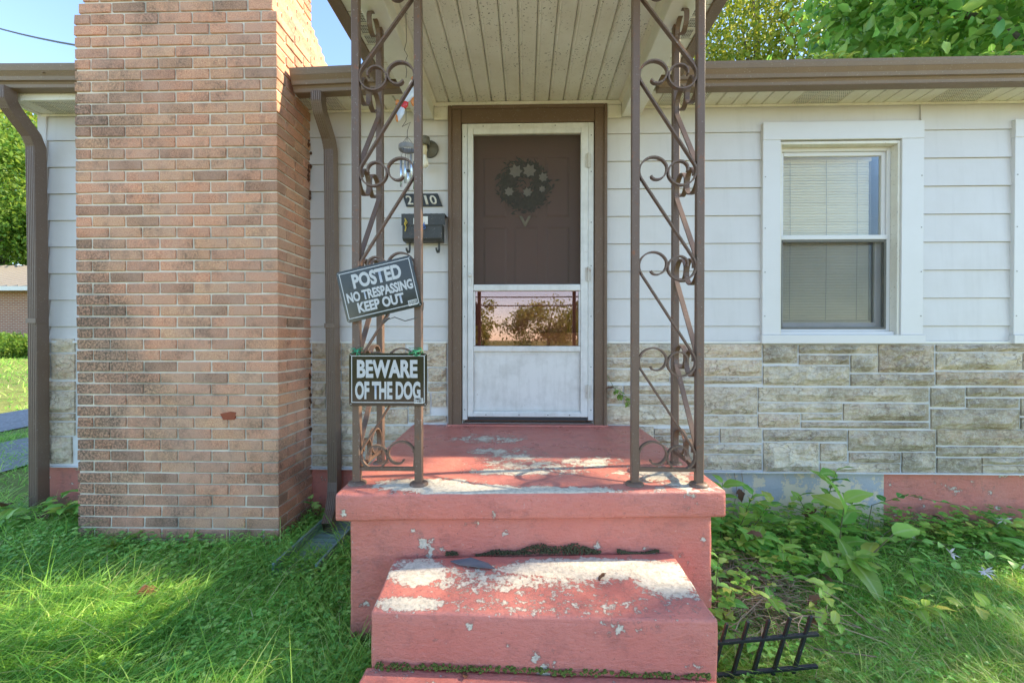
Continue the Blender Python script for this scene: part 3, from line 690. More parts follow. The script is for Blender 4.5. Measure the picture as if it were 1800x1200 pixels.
# windows
def window(dx):
    wn = bpy.data.objects.new('window', None); COL.objects.link(wn); wn.parent = house
    org = Vector((2.15+dx, 0, 1.3)); wn.location = org - house.location
    def wp(name, m, *boxes, bevel=.002):
        mb = MB()
        for b in boxes: mb.box(b[0]+dx, b[1]+dx, *b[2:])
        me = mb.mesh(name)
        for v in me.vertices: v.co -= org
        me.materials.append(m)
        o = bpy.data.objects.new(name, me); COL.objects.link(o); o.parent = wn
        if bevel:
            q = o.modifiers.new('bevel', 'BEVEL'); q.width = bevel; q.segments = 1; q.limit_method = 'ANGLE'
        return o
    wp('casing', m_trim, (1.618, 1.737, -.034, .003, 1.322, 2.651)); wp('casing', m_trim, (2.548, 2.694, -.034, .003, 1.322, 2.651))
    wp('head_casing', m_trim, (1.618, 2.694, -.0355, .003, 2.6515, 2.772)); wp('sill', m_trim, (1.612, 2.702, -.046, .06, 1.262, 1.3215))
    wp('jamb_liner', m_cream, (1.7375, 1.752, -.02, .128, 1.322, 2.645)); wp('jamb_liner', m_cream, (2.532, 2.5475, -.02, .128, 1.322, 2.645))
    wp('jamb_liner', m_cream, (1.7525, 2.5315, -.02, .128, 2.625, 2.645))
    wp('sill_step', m_trim, (1.7525, 2.5315, .0, .128, 1.322, 1.345))
    y0, y1 = .038, .062
    wp('unit_frame', m_trim, (1.753, 1.778, y0, y1, 1.346, 2.6245), (2.506, 2.531, y0, y1, 1.346, 2.6245), (1.7785, 2.5055, y0, y1, 2.60, 2.6245), (1.7785, 2.5055, y0, y1, 1.346, 1.362))
    us = [(1.779, 1.805, .050, .076, 1.995, 2.599), (2.479, 2.505, .050, .076, 1.995, 2.599), (1.8055, 2.4785, .050, .076, 2.572, 2.599), (1.8055, 2.4785, .050, .076, 1.995, 2.018)]
    wp('upper_sash', m_trim, *us)
    wp('meeting_rail', m_trim, (1.779, 2.505, .030, .0495, 1.985, 2.016))
    wp('upper_pane', m_pane, (1.805, 2.479, .060, .063, 2.018, 2.572), bevel=0)
    wp('screen_frame', m_lampm, (1.779, 1.793, .036, .049, 1.363, 1.984), (2.491, 2.505, .036, .049, 1.363, 1.984), (1.7935, 2.4905, .036, .049, 1.968, 1.984), (1.7935, 2.4905, .036, .049, 1.363, 1.377))
    wp('insect_screen', m_wscreen, (1.793, 2.491, .042, .0425, 1.377, 1.968), bevel=0)
    wp('lower_sash', m_trim, (1.779, 1.822, .080, .104, 1.363, 2.018), (2.462, 2.505, .080, .104, 1.363, 2.018), (1.8225, 2.4615, .080, .104, 1.363, 1.41), (1.8225, 2.4615, .080, .104, 1.98, 2.018))
    wp('lower_pane', m_pane, (1.822, 2.462, .090, .093, 1.41, 1.98), bevel=0)
    sc = []
    for z in (1.45, 1.75, 2.05, 2.4):
        for x in (1.634, 2.678): sc.append((x-.003, x+.003, -.0365, -.0345, z-.003, z+.003))
    wp('screw', m_lampm, *sc, bevel=0)
    # blind
    bl = thing('window_blind', 'closed white mini blind behind the glass of the window ' + ('right of the porch' if dx == 0 else 'cut off by the right edge'), 'blind', (2.14+dx, .120, 2.57), 'mini blinds behind the windows')
    slat = MB(); L = .31
    for a, b in ((-.0115, -.0004), (-.0004, .0107)):
        pass
    prof = [(-.006, -.0105), (-.0015, -.004), (.001, .003), (.0012, .0105), (-.0002, .0105), (-.0004, .003), (-.0029, -.004), (-.0074, -.0105)]
    slat.prism_x(prof, -L, L); sm = slat.mesh('slat'); sm.materials.append(m_blind)
    n = 58
    for i in range(n):
        o = bpy.data.objects.new('slat', sm); COL.objects.link(o); o.parent = bl
        o.location = (-.005+random.uniform(-.001, .001), 0, -.02-i*.0195); o.rotation_euler = (R(random.uniform(-4, 4)), R(random.uniform(-.12, .12)), 0)
    mb = MB(); mb.box(-.315, .315, -.012, .012, -.012, .016); a = mb.mesh('head_rail'); a.materials.append(m_blind)
    o = bpy.data.objects.new('head_rail', a); COL.objects.link(o); o.parent = bl
    mb = MB(); mb.box(-.312, .312, -.01, .01, -.02-n*.0195-.006, -.02-n*.0195+.004); a = mb.mesh('bottom_rail'); a.materials.append(m_blind)
    o = bpy.data.objects.new('bottom_rail', a); COL.objects.link(o); o.parent = bl
    for x in (-.255, .0, .215, .305):
        mb = MB(); mb.tube([(x, -.011, .0), (x+.003, -.012, -.5), (x, -.011, -1.14)], .0016, 5); a = mb.mesh('cord'); a.materials.append(m_cordm)
        o = bpy.data.objects.new('cord', a); COL.objects.link(o); o.parent = bl
window(0); window(OFF)

# ------------------------------------------------------------------ chimney
CX0, CX1, CY = -2.808, -1.530, -.415
chim = thing('brick_chimney', 'tall tan brick chimney standing against the left of the house front', 'chimney', (-2.17, -.2, 0))
CH = .0695; JT = .0115; BL = (CX1-CX0-5*JT)/6; BH = CH-JT
def brick_mesh(lx, ly, lz):
    bm = bmesh.new(); bmesh.ops.create_cube(bm, size=1)
    for v in bm.verts: v.co = Vector((v.co.x*lx+random.uniform(-.0022,.0022), v.co.y*ly+random.uniform(-.001,.001), v.co.z*lz+random.uniform(-.0020,.0020)))
    bmesh.ops.bevel(bm, geom=list(bm.edges), offset=.0028, segments=1, affect='EDGES')
    me = bpy.data.meshes.new('brick'); bm.to_mesh(me); bm.free(); me.materials.append(m_brick); return me
HB = (BL-JT)/2
VAR = {'full': [brick_mesh(BL, .098, BH) for _ in range(6)], 'head': [brick_mesh(HB, BL, BH) for _ in range(5)]}
stuff_v, stuff_f, stuff_r = [], [], []
def stuff_brick(c, d, rnd_):
    me = brick_mesh(*d); n = len(stuff_v)
    for v in me.vertices: stuff_v.append((v.co.x+c[0], v.co.y+c[1], v.co.z+c[2])); stuff_r.append(rnd_)
    for p in me.polygons: stuff_f.append(tuple(n+i for i in p.vertices))
    bpy.data.meshes.remove(me)
NB = 0
def place(c, kind, d):
    global NB
    NB += 1
    o = bpy.data.objects.new('brick', random.choice(VAR[kind])); COL.objects.link(o); o.parent = chim
    o.location = Vector(c) - Vector(chim.location); o.location.y += random.uniform(-.002, .002)
    o.rotation_euler = (R(random.uniform(-.6, .6)), R(random.uniform(-.35, .35)), R(random.uniform(-.3, .3)) + (math.pi if random.random() < .5 else 0))
def course(k):
    z = k*CH - .03 + BH/2 + JT
    sh = 0 if k < 48 else .027*min(k-47, 8)
    x0, x1 = CX0+sh, CX1-sh
    typ = k % 2
    front = []
    if sh == 0:
        if typ == 0:
            for i in range(6): front.append((x0+i*(BL+JT)+BL/2, 'full', BL))
        else:
            front.append((x0+HB/2, 'head', HB))
            for i in range(5): front.append((x0+HB+JT+i*(BL+JT)+BL/2, 'full', BL))
            front.append((x1-HB/2, 'head', HB))
    else:
        first = (BL if typ == 0 else HB) ; x = x0; i = 0
        while x < x1-.02:
            l = first if i == 0 else BL
            if x+l > x1-.05: l = x1-x
            front.append((x+l/2, 'cut', l)); x += l+JT; i += 1
    for cx, kind, l in front:
        dy = BL if kind == 'head' else .098
        c = (cx, CY+dy/2, z)
        if 3 <= k <= 47 and kind != 'cut' and NB < 300: place(c, kind, l)
        else: stuff_brick(c, (l, dy, BH), random.random())
    # both side faces
    yend = .012 if z < 2.86 else .45
    for sx, xx in ((1, x1), (-1, x0)):
        y = CY + (.098 if (typ == 0 or sh) else BL) + JT
        while y < yend-.03:
            l = min(BL, yend-y); stuff_brick((xx-sx*.047, y+l/2, z), (.094, l, BH), random.random()); y += l+JT
core = MB()
NCR = 66
for k in range(NCR):
    course(k)
core.box(CX0+.008, CX1-.008, CY+.008, .44, -.1, 48*CH-.03+.004)
for k in range(48, NCR):
    sh = .027*min(k-47, 8); core.box(CX0+sh+.008, CX1-sh-.008, CY+.008, .44, k*CH-.03+.0045, (k+1)*CH-.03+.004)
core.build('mortar', m_mortar, chim)
me = bpy.data.meshes.new('brick_courses'); me.from_pydata(stuff_v, [], stuff_f); me.update()
at = me.attributes.new('rnd', 'FLOAT', 'POINT'); at.data.foreach_set('value', stuff_r)
o = link('brick_courses', me, m_brick, chim); o['kind'] = 'stuff'
mb = MB(); mb.prism_y([(-1.925, 1.0-.006), (-1.905, .955), (-1.835, .957), (-1.826, 1.003), (-1.86, 1.008)], CY-.0035, CY+.01)
me = mb.mesh('paint_patch'); recalc(me); o = link('paint_patch', me, m_redpatch, chim)
for v in me.vertices: v.co.z += -.162; v.co.x += .03
# crumbling sealant between chimney and wall
mb = MB()
for i in range(34):
    z = random.choice([random.uniform(2.2, 2.75), random.uniform(.6, 1.25)]); r = random.uniform(.005, .012)
    c = (CX1+random.uniform(-.004, .010), random.uniform(-.04, -.012), z)
    mb.lathe([(0, -r*random.uniform(1, 2)), (r*.7, -r*.5), (r, r*.2), (r*.4, r*1.4), (0, r*1.7)], c, 6)
mb.build('sealant', m_foam, chim)

# ------------------------------------------------------------------ porch
porch = thing('porch', 'red painted concrete porch slab with peeling paint in front of the door', 'porch', (0, -.65, 0))
def rough_block(pts_bot, pts_top, name, m, cuts=10, amp=.0035, bevel=.012, parent=porch):
    bm = bmesh.new()
    vs = [bm.verts.new(p) for p in pts_bot+pts_top]
    n = 4
    bm.faces.new(vs[3::-1]); bm.faces.new(vs[4:])
    for i in range(4): bm.faces.new((vs[i], vs[(i+1) % 4], vs[4+(i+1) % 4], vs[4+i]))
    bmesh.ops.recalc_face_normals(bm, faces=bm.faces)
    bmesh.ops.bevel(bm, geom=[e for e in bm.edges], offset=bevel, segments=2, affect='EDGES', profile=.6)
    bmesh.ops.subdivide_edges(bm, edges=[e for e in bm.edges if e.calc_length() > .09], cuts=cuts, use_grid_fill=True)
    bmesh.ops.triangulate(bm, faces=[f for f in bm.faces if len(f.verts) > 4])
    from mathutils import noise as N3
    for v in bm.verts:
        d = N3.noise_vector(v.co*7)*amp + N3.noise_vector(v.co*24)*amp*.5
        v.co += d
    me = bpy.data.meshes.new(name); bm.to_mesh(me); bm.free()
    return link(name, me, m, parent, smooth=True)
def ring(p, z): return [(x, y, z if not callable(z) else z(x, y)) for x, y in p]
SL = [(-.770, -1.333), (.824, -1.253), (.776, -.012), (-.80, -.012)]
rough_block(ring(SL, .562), [(-.770,-1.333,.674), (.824,-1.253,.674), (.776,-.012,.692), (-.80,-.012,.692)], 'slab', m_slab, 14, .003)
BD = [(-.727, -1.291), (.782, -1.213), (.74, -.012), (-.75, -.012)]
rough_block(ring(BD, -.15), ring(BD, .5605), 'base_wall', m_found_red, 12, .005)
S1 = [(-.512, -1.642), (.607, -1.668), (.608, -1.235), (-.536, -1.31)]
rough_block(ring(S1, -.15), [(-.512,-1.642,.402), (.607,-1.668,.403), (.608,-1.235,.408), (-.536,-1.31,.408)], 'upper_step', m_step, 12, .004, .010)
S2 = [(-.535, -2.05), (.60, -2.07), (.604, -1.672), (-.524, -1.648)]
rough_block(ring(S2, -.3), ring(S2, .220), 'lower_step', m_step, 10, .004, .010)
# moss and rubble in the broken joint above the step
mv = MB()
for i in range(1500):
    u = random.random(); x = -.33+.88*u
    if math.sin(x*31)+math.sin(x*13+1) < -1.1: continue
    r = random.uniform(.002, .006); yb = -1.291+.0489*(x+.727)-.006
    z = .408+random.random()*(.020+.018*math.sin(x*9+.5)+.008*math.sin(x*37))
    mv.lathe([(0, -r*.6), (r, -r*.1), (r*.7, r*.6), (0, r*.8)], (x, yb-random.uniform(0, .010), z), 5)
moss = mv.build('moss', m_moss, porch); moss['kind'] = 'stuff'
mv = MB()
for i in range(420):
    x = random.uniform(-.49, .58); r = random.uniform(.002, .007)
    mv.lathe([(0, -r*.6), (r, -r*.1), (r*.7, r*.6), (0, r*.8)], (x, -1.652-.012*x+random.uniform(-.02, .0), .225+random.uniform(0, .012)), 5)
for i in range(120):
    s_ = random.choice([(-.735, -1.30), (.79, -1.20)]); r = random.uniform(.006, .016)
    mv.lathe([(0, -r*.6), (r, -r*.1), (r*.7, r*.6), (0, r*.8)], (s_[0]+random.uniform(-.012,.012)+ (.19*random.random() if s_[0] < 0 else -.15*random.random()), s_[1]+random.uniform(-.01,.0), random.uniform(.0, .10)*random.random()+.03), 5)
m2 = mv.build('moss', m_moss, porch); m2['kind'] = 'stuff'

# ------------------------------------------------------------------ canopy over the door
can = thing('porch_canopy', 'cream painted gabled canopy with ribbed ceiling over the front door', 'canopy', (0, -.7, 2.9))
def cp(mb, name, m, **k): return mb.build(name, m, can, **k)
YF = -1.52
nb = 13; x0, x1 = -.640, .655; wd = (x1-x0)/nb
for i in range(nb):
    a, b = x0+i*wd, x0+(i+1)*wd
    mb = MB(); mb.prism_y([(a+.001, 2.955), (a+.010, 2.942), (a+.016, 2.945), (a+.022, 2.942), (b-.010, 2.942), (b-.001, 2.955), (b-.001, 2.96), (a+.001, 2.96)], YF+.1, -.002)
    cp(mb, 'ceiling_board', m_ceiling)
mb = MB(); mb.box(x0-.03, x1+.03, YF+.05, -.002, 2.961, 2.97); cp(mb, 'ceiling_backing', m_dark)
for s_, xa, xb in ((-1, -.772, -.645), (1, .659, .786)):
    mb = MB(); mb.box(xa, xb, YF, -.026, 2.827, 2.98); cp(mb, 'beam', m_beam, bevel=.004)
    xi = xb if s_ < 0 else xa
    mb = MB(); mb.prism_y([(xi, 2.941), (xi-s_*.022, 2.941), (xi-s_*.018, 2.93), (xi, 2.915)], YF+.1, -.004); me = mb.mesh('cove_trim'); recalc(me); link('cove_trim', me, m_cream, can)
    # eave soffit
    a, b = (-.893, -.777) if s_ < 0 else (.791, .903)
    n = 16
    for i in range(n):
        ya = YF-.1+(-.325-(YF-.1))*i/n; yb = YF-.1+(-.325-(YF-.1))*(i+1)/n
        mb = MB(); mb.box(a, b, ya+.0035, yb-.0035, 2.930, 2.938); o = cp(mb, 'eave_panel', m_cream)
        if i in (3, 4, 5, 9, 10, 11):
            hb = MB()
            for q in range(8):
                for r_ in range(6):
                    cx = a+.022+(b-a-.044)*q/7; cy = ya+.014+(yb-ya-.028)*r_/5
                    hb.poly([(cx-.004, cy-.003, 2.9295), (cx-.004, cy+.003, 2.9295), (cx+.004, cy+.003, 2.9295), (cx+.004, cy-.003, 2.9295)])
            hb.build('vent_hole', m_dark, o)['kind'] = 'stuff'
    mb = MB(); xe = -.957 if s_ < 0 else .904; mb.box(xe, xe+.063, YF-.12, -.325, 2.918, 3.045); cp(mb, 'fascia', m_gutter, bevel=.003)
    mb = MB(); xe2 = -.982 if s_ < 0 else .9675; mb.box(xe2, xe2+.0245, YF-.13, -.325, 3.022, 3.052); cp(mb, 'drip_edge', m_gutter)
    # roof slope
    xo = s_*1.03
    mb = MB(); mb.prism_y([(xo, 3.053), (xo, 3.08), (0, 3.42), (0, 3.393)], YF-.14, 1.0); me = mb.mesh('roof'); recalc(me); link('roof', me, m_roof, can)
mb = MB(); mb.box(-.6445, .6585, YF, YF+.12, 2.80, 2.98); cp(mb, 'front_beam', m_cream, bevel=.004)
mb = MB(); mb.prism_y([(-.98, 2.981), (.98, 2.981), (.98, 3.04), (0, 3.385), (-.98, 3.04)], YF-.02, YF+.02); me = mb.mesh('gable_face'); recalc(me); link('gable_face', me, m_cream, can)
mb = MB(); mb.box(-.6445, .6585, -.040, -.0145, 2.910, 2.9405); cp(mb, 'wall_trim', m_cream, bevel=.006)
mb = MB(); mb.box(-.6445, -.545, -.030, -.0150, 2.822, 2.909); cp(mb, 'wall_trim', m_cream, bevel=.003)
mb = MB(); mb.box(.559, .6585, -.030, -.0150, 2.822, 2.909); cp(mb, 'wall_trim', m_cream, bevel=.003)

# ------------------------------------------------------------------ wrought iron corner posts
def scroll(W, va, vb, mirror, end_bottom=False):
    """one S bar: curl beside the first bar at height va, a diagonal, curl beside the other bar at vb."""
    r = W/4
    A = Vector((r, va)); B = Vector((W-r, vb)); d = B-A; D = d.length
    delta = math.atan2(d.y, d.x); phi = math.acos(2*r/D); tA = delta-phi
    pts = []
    a0, a1 = R(-118), tA+2*math.pi
    n = 26
    for i in range(n+1):
        u = i/n; a = a0+(a1-a0)*u
        k = min(1, .34+1.25*u) if u < .55 else 1
        k = .36+.64*min(1, u/.42)**.8
        pts.append(A+Vector((math.cos(a), math.sin(a)))*r*k)
    bs = tA+math.pi
    e0, e1 = bs, bs-R(395)
    for i in range(n+1):
        u = i/n; a = e0+(e1-e0)*u
        k = 1 if u < .5 else 1-.62*((u-.5)/.5)**1.1
        pts.append(B+Vector((math.cos(a), math.sin(a)))*r*k)
    return [(W-p.x, p.y) if mirror else (p.x, p.y) for p in pts]
def iron_post(xo, xi, yb, label, s_):
    zb = .678
    po = thing('iron_post', label, 'post', (xo, yb, zb), 'wrought iron porch posts')
    yback = yb+.30
    hw = .016
    for (x, y) in ((xo, yb), (xi, yb), (xo, yback)):
        mb = MB(); mb.box(x-hw, x+hw, y-hw, y+hw, zb, 2.8265); mb.build('upright', m_iron, po, bevel=.003)
        mb = MB(); mb.lathe([(.0, .012), (.024, .012), (.036, .008), (.04, .0), (.04, -.006)], (x, y, zb), 14); mb.build('base_flange', m_iron, po, smooth=True)
    lv = [2.765, 2.41, 2.005, 1.604, 1.198, .800]
    def panel(P, nrm, W, mir):
        sec_w, th = .011, .0032
        def rib(pts, name='scroll_bar'):
            mb = MB(); P3 = [P(u, v) for u, v in pts]; n = len(P3); N = Vector(nrm)
            for i in range(n):
                t = (P3[min(i+1, n-1)]-P3[max(i-1, 0)]).normalized(); q = t.cross(N).normalized()
                for a, b in ((-1,-1), (1,-1), (1,1), (-1,1)): mb.v.append(tuple(P3[i]+N*a*sec_w+q*b*th))
            for i in range(n-1):
                for j in range(4): mb.f.append((4*i+j, 4*i+(j+1) % 4, 4*i+4+(j+1) % 4, 4*i+4+j))
            mb.f += [(3, 2, 1, 0), (4*n-4, 4*n-3, 4*n-2, 4*n-1)]
            me = mb.mesh(name); recalc(me); return link(name, me, m_iron, po, smooth=False)
        for a, b in zip(lv[:-1], lv[1:]): rib(scroll(W, a, b, mir))
        r = W/4; pts = []
        for i in range(25):
            u = i/24; a = R(-118)+(R(180)-R(-118))*u; k = .36+.64*min(1, u/.42)**.8
            pts.append((r+r*k*math.cos(a), .800+r*k*math.sin(a)))
        pts.append((0.0035, .745))
        rib([(W-u, v) for u, v in pts] if mir else pts)
        mb = MB()
        p0, p1 = P(0, .742), P(W, .742)
        e = .008; N = Vector(nrm)
        mb.sweep([p0, p1], [(-e, -e), (e, -e), (e, e), (-e, e)]); mb.build('bottom_rail', m_iron, po)
    Wf = abs(xi-xo)-2*hw
    xl = min(xo, xi)+hw
    # the first curl of the front panel sits beside the inner bar
    panel(lambda u, v: Vector((xl+u, yb, v)), (0, 1, 0), Wf, s_ < 0)
    panel(lambda u, v: Vector((xo, yb+hw+u, v)), (1, 0, 0), .30-2*hw, True)
    return po
iron_post(-.724, -.458, -1.214, 'brown iron scrollwork post with two warning signs, left of the steps', -1)
iron_post(.733, .462, -1.193, 'brown iron scrollwork post with bare uprights, right of the steps', 1)

# ------------------------------------------------------------------ lettering
def text_mesh(body, w, h, bold=.012, shear=0, z=0):
    cu = bpy.data.curves.new('lettering', 'FONT'); cu.body = body; cu.size = 1; cu.offset = bold; cu.extrude = .0; cu.resolution_u = 4; cu.shear = shear
    o = bpy.data.objects.new('tmp', cu); COL.objects.link(o)
    dg = bpy.context.evaluated_depsgraph_get(); me = bpy.data.meshes.new_from_object(o.evaluated_get(dg))
    bpy.data.objects.remove(o); bpy.data.curves.remove(cu)
    co = np.array([v.co[:] for v in me.vertices]); mn, mx = co.min(0), co.max(0)
    for v in me.vertices: v.co = ((v.co.x-mn[0])/(mx[0]-mn[0])*w, (v.co.y-mn[1])/(mx[1]-mn[1])*h, 0)
    return me
def sign(name, label, center, W, H, rot, lines, tilt=0):
    """plate in local XZ facing -Y; lines = (text, x0, z0, w, h) from the lower left corner."""
    s = thing(name, label, 'sign', center)
    s.rotation_euler = (tilt, rot, 0)
    r = .012; prof = []
    for cx, cz, a0 in ((W/2-r, H/2-r, 0), (-W/2+r, H/2-r, 90), (-W/2+r, -H/2+r, 180), (W/2-r, -H/2+r, 270)):
        for q in range(4):
            a = R(a0+30*q); prof.append((cx+r*math.cos(a), cz+r*math.sin(a)))
    mb = MB(); mb.prism_y(prof, -.0015, .0015); me = mb.mesh('plate'); recalc(me)
    def add(me, nm, m):
        if not me.materials: me.materials.append(m)
        o = bpy.data.objects.new(nm, me); COL.objects.link(o); o.parent = s; return o
    add(me, 'plate', m_signblack)
    b = MB(); e, t = .010, .0035; y = -.0022
    zb = -H/2+e+.004
    for (a0, a1, c0, c1) in ((-W/2+e, W/2-e, H/2-e-t, H/2-e), (-W/2+e, W/2-e, zb, zb+t), (-W/2+e, -W/2+e+t, zb+t, H/2-e-t), (W/2-e-t, W/2-e, zb+t, H/2-e-t)):
        b.quad((a0, y, c0), (a1, y, c0), (a1, y, c1), (a0, y, c1))
    add(b.mesh('border'), 'border', m_white)
    for tx, x0, z0, w, h in lines:
        me = text_mesh(tx, w, h, .042)
        for v in me.vertices: v.co = (v.co.x-W/2+x0, -.0026, v.co.y-H/2+z0)
        add(me, 'lettering', m_white)
    # bar code sticker and a row of tiny print along the lower edge
    b = MB(); b.quad((W/2-.055, -.0026, -H/2+.012), (W/2-.017, -.0026, -H/2+.012), (W/2-.017, -.0026, -H/2+.034), (W/2-.055, -.0026, -H/2+.034)); add(b.mesh('sticker'), 'sticker', m_paper)
    b = MB(); x = W/2-.053
    while x < W/2-.02:
        t_ = random.choice((.0007, .0012, .002)); b.quad((x, -.0030, -H/2+.015), (x+t_, -.0030, -H/2+.015), (x+t_, -.0030, -H/2+.032), (x, -.0030, -H/2+.032)); x += t_+random.choice((.001, .0016))
    add(b.mesh('bar_code'), 'bar_code', m_signblack)
    b = MB()
    for cx, cz in ((-W/2+.008, H/2-.008), (W/2-.008, H/2-.008), (-W/2+.008, -H/2+.008), (W/2-.008, -H/2+.008)):
        b.poly([(cx+.003*math.cos(a*.7854), -.0024, cz+.003*math.sin(a*.7854)) for a in range(8)])
    add(b.mesh('eyelet'), 'eyelet', m_silver)
    return s
sign('warning_sign', 'tilted glossy black sign reading POSTED NO TRESPASSING KEEP OUT', (-.616, -1.248, 1.504), .325, .218, R(-13), [
    ('POSTED', .060, .133, .210, .062), ('NO TRESPASSING', .022, .080, .284, .042), ('KEEP OUT', .058, .030, .20, .044)])
sign('warning_sign', 'level glossy black sign reading BEWARE OF THE DOG', (-.579, -1.248, 1.126), .330, .222, 0, [
    ('BEWARE', .034, .118, .256, .076), ('OF THE DOG', .026, .028, .276, .076)])
# ties holding the signs
def tie(label, loc, m, seed):
    rr = random.Random(seed); mb = MB()
    for _ in range(5):
        p = [Vector((rr.uniform(-.03, .03), rr.uniform(-.018, .012), rr.uniform(-.018, .018))) for _ in range(5)]
        mb.tube(p, .0016, 5)
    mb.tube([(.016*math.cos(a*.6), -.006+.024*math.sin(a*.6)+.03, .004) for a in range(11)], .0018, 5)
    o = mb.build('wire_tie', m, None, smooth=True); o.location = loc; tag(o, label, 'wire tie', 'green ties on the dog sign' if m is m_green_wire else None); return o
tie('green twist tie at the left end of the dog sign', (-.715, -1.246, 1.243), m_green_wire, 3)
tie('green twist tie at the right end of the dog sign', (-.462, -1.246, 1.243), m_green_wire, 5)
mb = MB(); mb.tube([(-.575, -1.24, 1.40), (-.59, -1.235, 1.375), (-.555, -1.235, 1.388), (-.51, -1.235, 1.372), (-.465, -1.23, 1.385), (-.438, -1.22, 1.42), (-.432, -1.235, 1.45)], .0022, 6)
mb.tube([(-.60, -1.25, 1.37), (-.585, -1.245, 1.378), (-.572, -1.25, 1.385), (-.60, -1.24, 1.362)], .003, 6)
tag(mb.build('sign_wire', m_grey_wire, smooth=True), 'grey wire looped beneath the tilted no trespassing sign', 'wire')

# ------------------------------------------------------------------ things on the wall
npl = thing('house_number', 'black slanted house number plate above the mailbox', 'number plate', (-.727, -.018, 2.266))
def local(mb, name, m, par, smooth=False, bevel=0):
    me = mb.mesh(name)
    recalc(me); me.materials.append(m)
    if smooth: me.polygons.foreach_set('use_smooth', [True]*len(me.polygons))
    o = bpy.data.objects.new(name, me); COL.objects.link(o); o.parent = par
    if bevel:
        b = o.modifiers.new('bevel', 'BEVEL'); b.width = bevel; b.segments = 2; b.limit_method = 'ANGLE'
    return o
mb = MB(); mb.prism_y([(-.143, .045), (.107, .045), (.141, -.044), (-.115, -.044)], -.006, .004); local(mb, 'plate', m_numblack, npl, bevel=.002)
for ch, cx, w_ in (('2', -.092, .042), ('1', .026, .018), ('0', .076, .046)):
    me = text_mesh(ch, w_, .064, .018)
    tilt = R(-10)
    for v in me.vertices:
        x = v.co.x-w_/2; z = v.co.y-.032
        v.co = (cx-z*.28+x, -.0075, z)
    me.materials.append(m_numw); o = bpy.data.objects.new('numeral', me); COL.objects.link(o); o.parent = npl
    sfy = o.modifiers.new('thick', 'SOLIDIFY'); sfy.thickness = .002
mbx = thing('mailbox', 'worn black metal wall mailbox with newspaper hooks beside the door', 'mailbox', (-.705, -.018, 1.985))
mb = MB(); mb.prism_x([(.004, -.02), (-.07, -.02), (-.085, -.005), (-.085, .09), (.004, .10)], -.142, .130); local(mb, 'box', m_mail, mbx, bevel=.003)
lid = MB(); prof = []
for i in range(41):
    u = i/40; prof.append((-.146+.298*u, .158+.004*abs(math.sin(u*math.pi*8))))
pf = prof + [(.152, .083), (-.146, .083)]
n = len(pf)
lid.v += [(x, -.092, z) for x, z in pf] + [(x, -.090+.0, z) for x, z in pf]
lid.f += [tuple(range(n)), tuple(range(2*n-1, n-1, -1))] + [(i, n+i, n+(i+1) % n, (i+1) % n) for i in range(n)]
lid.prism_x([(.004, .158), (.004, .163), (-.091, .161), (-.091, .156)], -.146, .152)
local(lid, 'lid', m_mail, mbx)
for x in (-.108, .098):
    mb = MB(); mb.sweep([(x, -.02, -.018), (x, -.022, -.07), (x, -.035, -.092), (x-.004, -.055, -.094), (x-.008, -.070, -.080), (x-.009, -.072, -.066)], [(-.007, -.002), (.007, -.002), (.007, .002), (-.007, .002)], up=(0, -1, .2)); local(mb, 'hook', m_mail, mbx)
mb = MB(); mb.box(-.063, -.045, -.0945, -.0925, .09, .13); local(mb, 'sticker', m_paper, mbx)
mb = MB(); mb.box(.0, .036, -.0945, -.0925, .088, .142); local(mb, 'sticker', m_paper, mbx)
mb = MB(); mb.tube([(-.12, -.098, .128), (-.114, -.1, .11), (-.122, -.1, .09), (-.112, -.1, .07), (-.118, -.1, .04)], .004, 6); mb.tube([(-.115, -.1, .12), (-.104, -.1, .10), (-.116, -.1, .085)], .003, 6)
tag(mb.build('key_tag', m_ylw), 'yellow key tag hanging from the left end of the mailbox lid', 'key tag')
kt = [o for o in bpy.data.objects if o.name.startswith('key_tag')][0]; kt.location = mbx.location
mb = MB(); mb.tube([(.012, -.098, .10), (.008, -.1, .085), (.004, -.1, .065)], .0028, 6); mb.tube([(.010, -.098, .09), (.017, -.1, .075), (.02, -.1, .06)], .0025, 6); mb.box(.003, .018, -.101, -.098, .056, .060)
k2 = mb.build('key_tag', m_blue); tag(k2, 'blue key tag hanging below the white sticker on the mailbox', 'key tag'); k2.location = mbx.location
# porch lamp
lp = thing('porch_light', 'old metal wall light holding a bare bulb left of the door', 'wall light', (-.676, -.016, 2.63))
mb = MB(); mb.lathe([(0, .028), (.022, .028), (.030, .020), (.058, .014), (.062, .0), (.0, .0)], (0, 0, -.008), 20, 'y'); local(mb, 'wall_plate', m_lampm, lp, True)
mb = MB(); mb.lathe([(0, .052), (.030, .050), (.036, .044), (.036, -.010), (.032, -.010), (.030, .03), (0, .03)], (-.022, -.062, .0), 18); local(mb, 'hood', m_lampm, lp, True)
mb = MB(); mb.tube([(-.0, -.02, .01), (-.01, -.04, .015), (-.022, -.06, .02)], .012, 8); local(mb, 'arm', m_lampm, lp, True)
mb = MB(); mb.lathe([(0, .02), (.017, .02), (.018, -.045), (.014, -.05), (.014, -.075), (0, -.075)], (-.022, -.062, .0), 14); local(mb, 'socket', m_socket, lp, True)
mb = MB(); mb.lathe([(0, -.072), (.013, -.074), (.014, -.088), (.022, -.105), (.028, -.128), (.024, -.148), (.012, -.160), (0, -.163)], (-.022, -.062, .0), 16); local(mb, 'bulb', m_bulb, lp, True)
